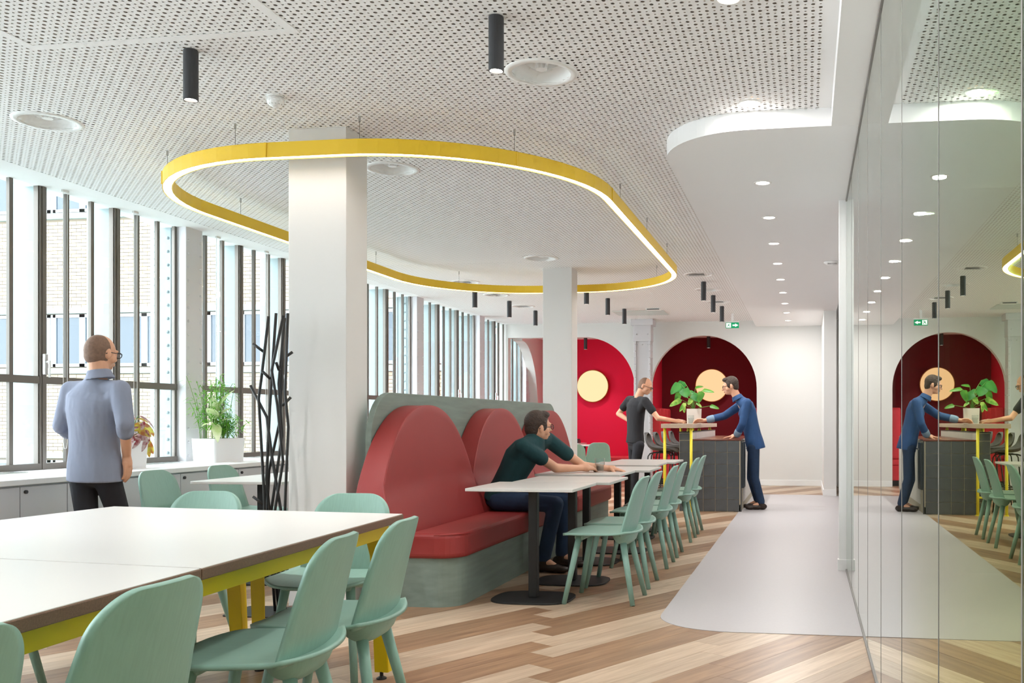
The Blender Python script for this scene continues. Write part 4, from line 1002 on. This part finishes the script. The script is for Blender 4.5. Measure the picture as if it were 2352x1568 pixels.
def hand(w, d, across, palm, curl=.5, side=1, spread=.0, curls=None, thumb=None):
    """w wrist, d forward, across towards the thumb, palm normal; returns capsules"""
    w = Vector(w); d = Vector(d).normalized(); palm = Vector(palm); palm = (palm - d * palm.dot(d)).normalized(); ac = d.cross(palm).normalized()
    if ac.dot(Vector(across)) < 0: ac = -ac
    out = [('c', w, w + d * .045, .026, .03), ('c', w + d * .04 + ac * .022, w + d * .085 + ac * .026, .017, .013), ('c', w + d * .04, w + d * .09, .018, .014), ('c', w + d * .04 - ac * .02, w + d * .08 - ac * .026, .017, .013)]
    for i, (off, L) in enumerate(((.031, .072), (.0105, .08), (-.0105, .074), (-.031, .06))):
        cu = curls[i] if curls else curl
        p = w + d * (.092 if i in (1, 2) else .086) + ac * off; dr = (d + ac * off * spread).normalized(); ang = 0
        for s, l in enumerate((.45, .31, .24)):
            ang += cu * (.55 if s == 0 else .7); q = p + (dr * math.cos(ang) + palm * math.sin(ang)) * L * l
            out.append(('c', p, q, .0095 - .001 * s, .0088 - .001 * s)); p = q
    td = Vector(thumb).normalized() if thumb else (d * .62 + ac * .62 + palm * .4).normalized()
    b = w + d * .03 + ac * .026; q = b + td * .045; e = q + (td * .75 + d * .55).normalized() * .034
    out += [('c', w + d * .02 + ac * .01, b, .019, .016), ('c', b, q, .0135, .0115), ('c', q, e, .011, .009)]
    return out
def headset(c, f, up):
    """c skull centre; f facing; returns skin prims and axes"""
    f = Vector(f).normalized(); up = Vector(up); up = (up - f * up.dot(f)).normalized(); r = f.cross(up)
    ax = (r, f, up)
    pr = [('e', c, ax, (.074, .096, .102)), ('e', c + f * .022 - up * .052, ax, (.058, .072, .074)), ('e', c + f * .058 - up * .098, ax, (.030, .030, .022)),
          ('e', c + f * .082 - up * .02, ax, (.045, .02, .05)), ('c', c + f * .094 - up * .012, c + f * .114 - up * .046, .009, .0125), ('e', c + f * .104 - up * .047, ax, (.017, .012, .009)),
          ('e', c + f * .092 + up * .006, ax, (.05, .014, .012)), ('e', c + f * .094 - up * .074, ax, (.024, .010, .0065)), ('e', c + f * .092 - up * .085, ax, (.022, .010, .0065))]
    for s in (-1, 1): pr += [('e', c + r * s * .076 - f * .006 - up * .022, (r, f, up), (.012, .019, .032)), ('e', c + r * s * .05 + f * .045 - up * .045, ax, (.022, .03, .03))]
    return pr, ax
def glasses(c, ax, parent, m='black'):
    r, f, up = ax; g = empty('glasses'); g.parent = parent; mb = MB()
    for s in (-1, 1):
        cc = c + r * s * .034 + f * .108 - up * .018
        pts = [cc + r * .025 * math.cos(t) + up * .018 * math.sin(t) for t in [2 * math.pi * i / 16 for i in range(16)]]
        mb.tube(pts, .0028, 6, closed=True); mb.tube([cc + r * s * .026 + up * .006, cc + r * s * .044 - f * .02 + up * .006, c + r * s * .082 - f * .0 - up * .01, c + r * s * .08 - f * .03 - up * .02], .0026, 6)
    mb.tube([c + r * .009 + f * .112 - up * .014, c - r * .009 + f * .112 - up * .014], .0026, 6)
    bpy.data.objects.remove(g); return mb.build('glasses', m, parent, fix=False)
def person(label, J, look, up=(0, 0, 1), top='tee_k', bottom='jeans_k', shoes='shoe_k', sleeves=('short', 'short'), hands=None, hair='short', lean=None, fwd=None, collar=False, specs=True, belly=0):
    root = thing('person', label, 'person', (J['pel'][0], J['pel'][1], 0))
    V = {k: Vector(v) - root.location for k, v in J.items()}
    hp, ax = headset(V['head'], look, up); r, f, u_ = ax
    fw = Vector(fwd).normalized()
    skull = V['head']
    body = list(hp) + [('c', V['neck'], skull - u_ * .05 - f * .02, .056, .056), ('c', V['pel'], V['chest'], .08, .085), ('c', V['chest'], V['neck'] - (V['neck'] - V['chest']) * .25, .075, .05), ('c', V['chest'], V['neck'], .05, .05)]
    for s in 'LR':
        body += [('c', V['sh' + s], V['el' + s], .044, .037), ('c', V['el' + s], V['wr' + s], .038, .025), ('c', V['chest'], V['sh' + s], .05, .04)]
        body += [('c', V['pel'], V['hip' + s], .08, .07), ('c', V['hip' + s], V['kn' + s], .07, .048), ('c', V['kn' + s], V['an' + s], .046, .032), ('c', V['an' + s], V['an' + s] + (V['toe' + s] - V['an' + s]) * .5, .032, .028)]
        body += hands[s](V['wr' + s])
    blob('body', body, 'skin', root, .0055, 4)
    # shirt
    side = (V['shR'] - V['shL']); sd = side.normalized(); mid = (V['shL'] + V['shR']) / 2
    tor = []
    pel, ch = V['pel'], V['chest']; ax_t = (ch - pel).normalized()
    hem = pel - ax_t * (.10 if collar else .04)
    hs = (V['hipR'] - V['hipL']).normalized()
    def sec(c, wdir, a, b, axd):
        wd = (wdir - axd * wdir.dot(axd)).normalized(); return (c, wd, a, axd.cross(wd).normalized(), b)
    ax_n = (V['neck'] - ch).normalized()
    k_ = 1.0
    tor.append(('l', [sec(hem, hs, .176 * k_, .124, ax_t), sec(pel, hs, .172, .12, ax_t), sec(pel + ax_t * .10, hs, .158, .11, ax_t), sec(pel + (ch - pel) * .62, (hs + sd).normalized(), .16, .11, ax_t), sec(ch, sd, .178, .118, ax_t), sec(ch + (mid - ch) * .55, sd, .182, .112, ax_n), sec(mid - ax_n * .015, sd, .155, .088, ax_n), sec(mid + (V['neck'] - mid) * .45, sd, .088, .07, ax_n), sec(mid + (V['neck'] - mid) * .72, sd, .07, .064, ax_n)]))
    tor += [('c', V['shL'], mid - sd * .07 + ax_n * .005, .058, .058), ('c', V['shR'], mid + sd * .07 + ax_n * .005, .058, .058)]
    tor += [('c', V['shL'], ch - sd * .10, .054, .07), ('c', V['shR'], ch + sd * .10, .054, .07)]
    if belly: tor.append(('c', pel + fw * belly, ch + fw * belly * .4, .1, .1))
    for s, sl_ in zip('LR', sleeves):
        a, b, w = V['sh' + s], V['el' + s], V['wr' + s]
        if sl_ == 'short': tor.append(('c', a, a + (b - a) * .55, .061, .058))
        else: tor += [('c', a, b, .061, .053), ('c', b, b + (w - b) * (sl_ if isinstance(sl_, float) else .6), .052, .047)]
    shirt = blob('shirt', tor, top, root, .007, 7)
    if collar:
        nd = (skull - u_ * .05 - f * .02 - V['neck']).normalized()
        blob('collar', [('l', [sec(V['neck'] - nd * .035, sd, .088, .082, nd), sec(V['neck'] - nd * .005, sd, .075, .073, nd), sec(V['neck'] + nd * .022, sd, .064, .066, nd), sec(V['neck'] + nd * .026, sd, .05, .05, nd)])], top, shirt, .005, 2)
        for s in 'LR':
            k = dict(zip('LR', sleeves))[s]; k = k if isinstance(k, float) else .6
            b, w = V['el' + s], V['wr' + s]; p = b + (w - b) * k; d = (w - b).normalized()
            blob('cuff', [('c', p - d * .035, p + d * .012, .052, .049)], 'denim_in' if top == 'denim_s' else top, shirt, .006, 2)
    # trousers
    tr = [('l', [sec(pel + ax_t * .06, hs, .145, .098, ax_t), sec(pel, hs, .152, .102, ax_t), sec(pel - ax_t * .07, hs, .152, .102, ax_t)]), ('c', V['hipL'], V['hipR'], .08, .08)]
    for s in 'LR':
        tr += [('c', V['hip' + s], V['kn' + s], .08, .062), ('c', V['kn' + s], V['an' + s] + Vector((0, 0, .02)), .061, .052)]
    blob('trousers', tr, bottom, root, .008, 5)
    for s in 'LR':
        a, t = V['an' + s].copy(), V['toe' + s].copy(); d = (t - a); d.z = 0; d.normalize(); ax3 = (d, Vector((-d.y, d.x, 0)), Vector((0, 0, 1)))
        g = Vector((a.x, a.y, 0))
        sh_ = blob('shoe', [('e', g - d * .02 + Vector((0, 0, .042)), ax3, (.06, .04, .042)), ('e', g + d * .06 + Vector((0, 0, .035)), ax3, (.10, .044, .035)), ('e', g + d * .14 + Vector((0, 0, .028)), ax3, (.065, .043, .028)), ('c', a, g + Vector((0, 0, .06)), .045, .042)], shoes, root, .006, 3)
        if a.z < .16:
            for v in sh_.data.vertices: v.co.z = max(v.co.z, .001)
    # hair
    if hair == 'short':
        hr = [('e', skull - f * .014 + u_ * .026, ax, (.081, .098, .094)), ('e', skull - f * .05 - u_ * .02, ax, (.071, .056, .08)), ('e', skull + f * .045 + u_ * .078, ax, (.06, .055, .032))]
        for s in (-1, 1): hr.append(('e', skull + r * s * .06 + f * .02 - u_ * .0, ax, (.02, .03, .045)))
        blob('hair', hr, 'hair', root, .006, 2)
    elif hair == 'cropped':
        hr = [('e', skull - f * .013 + u_ * .0, ax, (.0765, .087, .1025)), ('e', skull - f * .045 - u_ * .035, ax, (.062, .05, .055))]
        blob('hair', hr, 'hairs', root, .005, 2)
    if specs: glasses(skull, ax, root)
    return root
def H(d, across, palm, **k): return lambda w: hand(w, d, across, palm, **k)
# --- man walking away along the windows
Yw = 5.32
def w_(u, v, dy=0): return P(u, v, Yw + dy)
J = dict(head=w_(230, 806, .0), neck=w_(228, 858, -.02), chest=w_(216, 940, -.02), pel=w_(218, 1068, .0), shL=w_(164, 896, .0), shR=w_(276, 894, -.02), elL=w_(142, 978, -.02), elR=w_(287, 972, -.07), wrL=w_(172, 1002, .25), wrR=w_(291, 1048, .04),
 hipL=w_(190, 1090), hipR=w_(244, 1090), knL=w_(196, 1225, .12), knR=w_(238, 1230, .02), anL=w_(205, 1352, -.02), anR=w_(225, 1342, .10))
J['anL'] = Vector((J['hipL'].x + .03, Yw - .22, .10)); J['knL'] = Vector((J['hipL'].x + .02, Yw + .02, .47)); J['anR'] = Vector((J['hipR'].x - .04, Yw + .26, .08)); J['knR'] = Vector((J['hipR'].x - .02, Yw + .16, .48))
J['toeL'] = J['anL'] + Vector((.01, .16, -.09)); J['toeR'] = J['anR'] + Vector((.03, .17, -.02))
person('man walking away past the windows in a grey-blue shirt and black trousers', J, (.14, .98, -.05), top='shirt_g', bottom='jeans_k', sleeves=(.55, .22), collar=True, hair='cropped', fwd=(0, 1, 0), specs=True,
 hands=dict(L=H((.2, .9, .1), (0, 0, 1), (1, 0, 0), curl=.5), R=H((.02, .1, -1), (-.2, .9, 0), (-1, -.1, 0), curl=.38)))
# --- man sitting on the bench
Ys = 7.02
def s_(u, v, dy=0): return P(u, v, Ys + dy)
J = dict(head=s_(1234, 973, .02), neck=s_(1212, 1010, 0), chest=s_(1172, 1050, 0), pel=s_(1130, 1130, 0), shR=s_(1196, 1022, -.19), shL=s_(1215, 1022, .2), elR=s_(1262, 1080, .1), elL=s_(1268, 1068, .42), wrR=s_(1326, 1074, .42), wrL=s_(1350, 1070, .72))
zt = .73
def on_table(u, v, z): return PZ(u, v, z)
J['chest'] = Vector((J['chest'].x, Ys, J['chest'].z))
J['pel'] = Vector((-2.36, Ys, .555)); J['chest'] = Vector((-2.19, Ys, .87)); J['neck'] = Vector((-2.06, Ys + .02, 1.06))
J['head'] = s_(1235, 976, .03)
J['shR'] = Vector((-2.13, Ys - .17, .955)); J['shL'] = Vector((-2.04, Ys + .2, 1.0))
J['elR'] = PZ(1266, 1076, .765) if False else Vector((-1.95, Ys + .13, .775)); J['wrR'] = Vector((-1.79, Ys + .42 - .07, .765))
J['elL'] = Vector((-1.80, Ys + .40, .78)); J['wrL'] = Vector((-1.62, Ys + .52, .757))
for s, yy in (('R', -.11), ('L', .12)):
    J['hip' + s] = Vector((-2.34, Ys + yy, .535)); J['kn' + s] = Vector((-1.87, Ys + yy * 1.4 - .02, .52)); J['an' + s] = Vector((-1.97 + (.06 if s == 'L' else 0), Ys + yy * 1.3, .09)); J['toe' + s] = J['an' + s] + Vector((.16, -.02, -.08))
person('seated man in a dark teal t-shirt and jeans leaning on a bench table', J, (.72, .69, .06), top='tee_t', bottom='jeans', shoes='shoe', hair='short', fwd=(1, .2, 0), up=(.12, 0, 1),
 hands=dict(R=H((.75, .62, -.02), (-.2, .5, .5), (0, .3, -1), curl=.75), L=H((.93, .1, -.12), (0, -1, .2), (0, 0, -1), curl=.22, spread=6)))
# --- bald man at the bar
Yb = 12.75
def b_(u, v, dy=0): return P(u, v, Yb + dy)
J = dict(head=b_(1482, 884, .0), neck=b_(1466, 912, 0), chest=b_(1460, 945, 0), pel=b_(1459, 1010, 0), shR=b_(1482, 921, -.19), shL=b_(1446, 918, .16), elR=b_(1511, 960, -.22), wrR=b_(1552, 968, -.2), elL=b_(1421, 950, .2), wrL=b_(1448, 968, .08))
for s, du, dy in (('R', 6, -.10), ('L', -6, .10)):
    J['hip' + s] = b_(1461 + du, 1022, dy)
hx = J['pel'].x
J['knR'] = Vector((hx + .02, Yb - .12, .50)); J['knL'] = Vector((hx - .05, Yb + .14, .50)); J['anR'] = Vector((hx + .0, Yb - .13, .085)); J['anL'] = Vector((hx - .1, Yb + .15, .085))
J['wrR'].z = 1.15; J['elR'].z = max(J['elR'].z, 1.165)
for s in 'LR': J['toe' + s] = J['an' + s] + Vector((.16, -.03, -.07))
person('bald man in a black t-shirt and black jeans standing at the bar table', J, (.93, -.12, -.34), top='tee_k', bottom='jeans_k', hair='cropped', fwd=(1, 0, 0), up=(.3, 0, 1),
 hands=dict(R=H((.97, .05, -.05), (0, .8, .5), (0, .45, -.9), curl=.75, curls=(.35, .8, .9, 1.0)), L=H((.9, -.1, -.2), (0, 0, 1), (0, -1, 0), curl=.7)))
# --- man in the denim shirt
Yd = 12.28
def d_(u, v, dy=0): return P(u, v, Yd + dy)
J = dict(head=d_(1678, 884, .0), neck=d_(1693, 912, 0), chest=d_(1716, 945, 0), pel=d_(1733, 1015, 0), shR=d_(1704, 928, .19), shL=d_(1716, 925, -.18), elL=d_(1706, 973, -.22), wrL=d_(1691, 1000, -.12), elR=d_(1664, 955, .2), wrR=d_(1618, 967, .12))
for s, dy in (('R', .10), ('L', -.10)): J['hip' + s] = d_(1731, 1028, dy)
J['knL'] = d_(1733, 1098, -.12); J['knR'] = d_(1726, 1098, .12); J['anL'] = Vector((d_(1748, 1150, -.1).x, Yd - .12, .085)); J['anR'] = Vector((d_(1740, 1150, .1).x, Yd + .14, .085))
J['wrR'].z = 1.155; J['wrL'].z = .955
for s in 'LR': J['toe' + s] = J['an' + s] + Vector((-.17, -.03, -.07))
person('man in a blue denim shirt and jeans leaning over the tiled counter', J, (-.97, -.08, -.16), top='denim_s', bottom='jeans', shoes='shoe', hair='short', fwd=(-1, 0, 0), up=(-.2, 0, 1), sleeves=(.80, .72), collar=True,
 hands=dict(L=H((-.98, -.05, -.12), (0, -.9, .1), (0, 0, -1), curl=.12, spread=5), R=H((-.97, -.03, -.06), (0, -.6, .7), (0, -.6, -.7), curl=.6)))
gx = P(1591, 965, 12.40)
tumbler((P(1587, 965, 12.44).x, 12.44, 1.113), 'clear water glass between the two standing men on the bar table')
gp_ = PZ(1350, 1077, .73); tumbler((-1.66, 7.43, .7305), 'clear glass of water in front of the seated man')
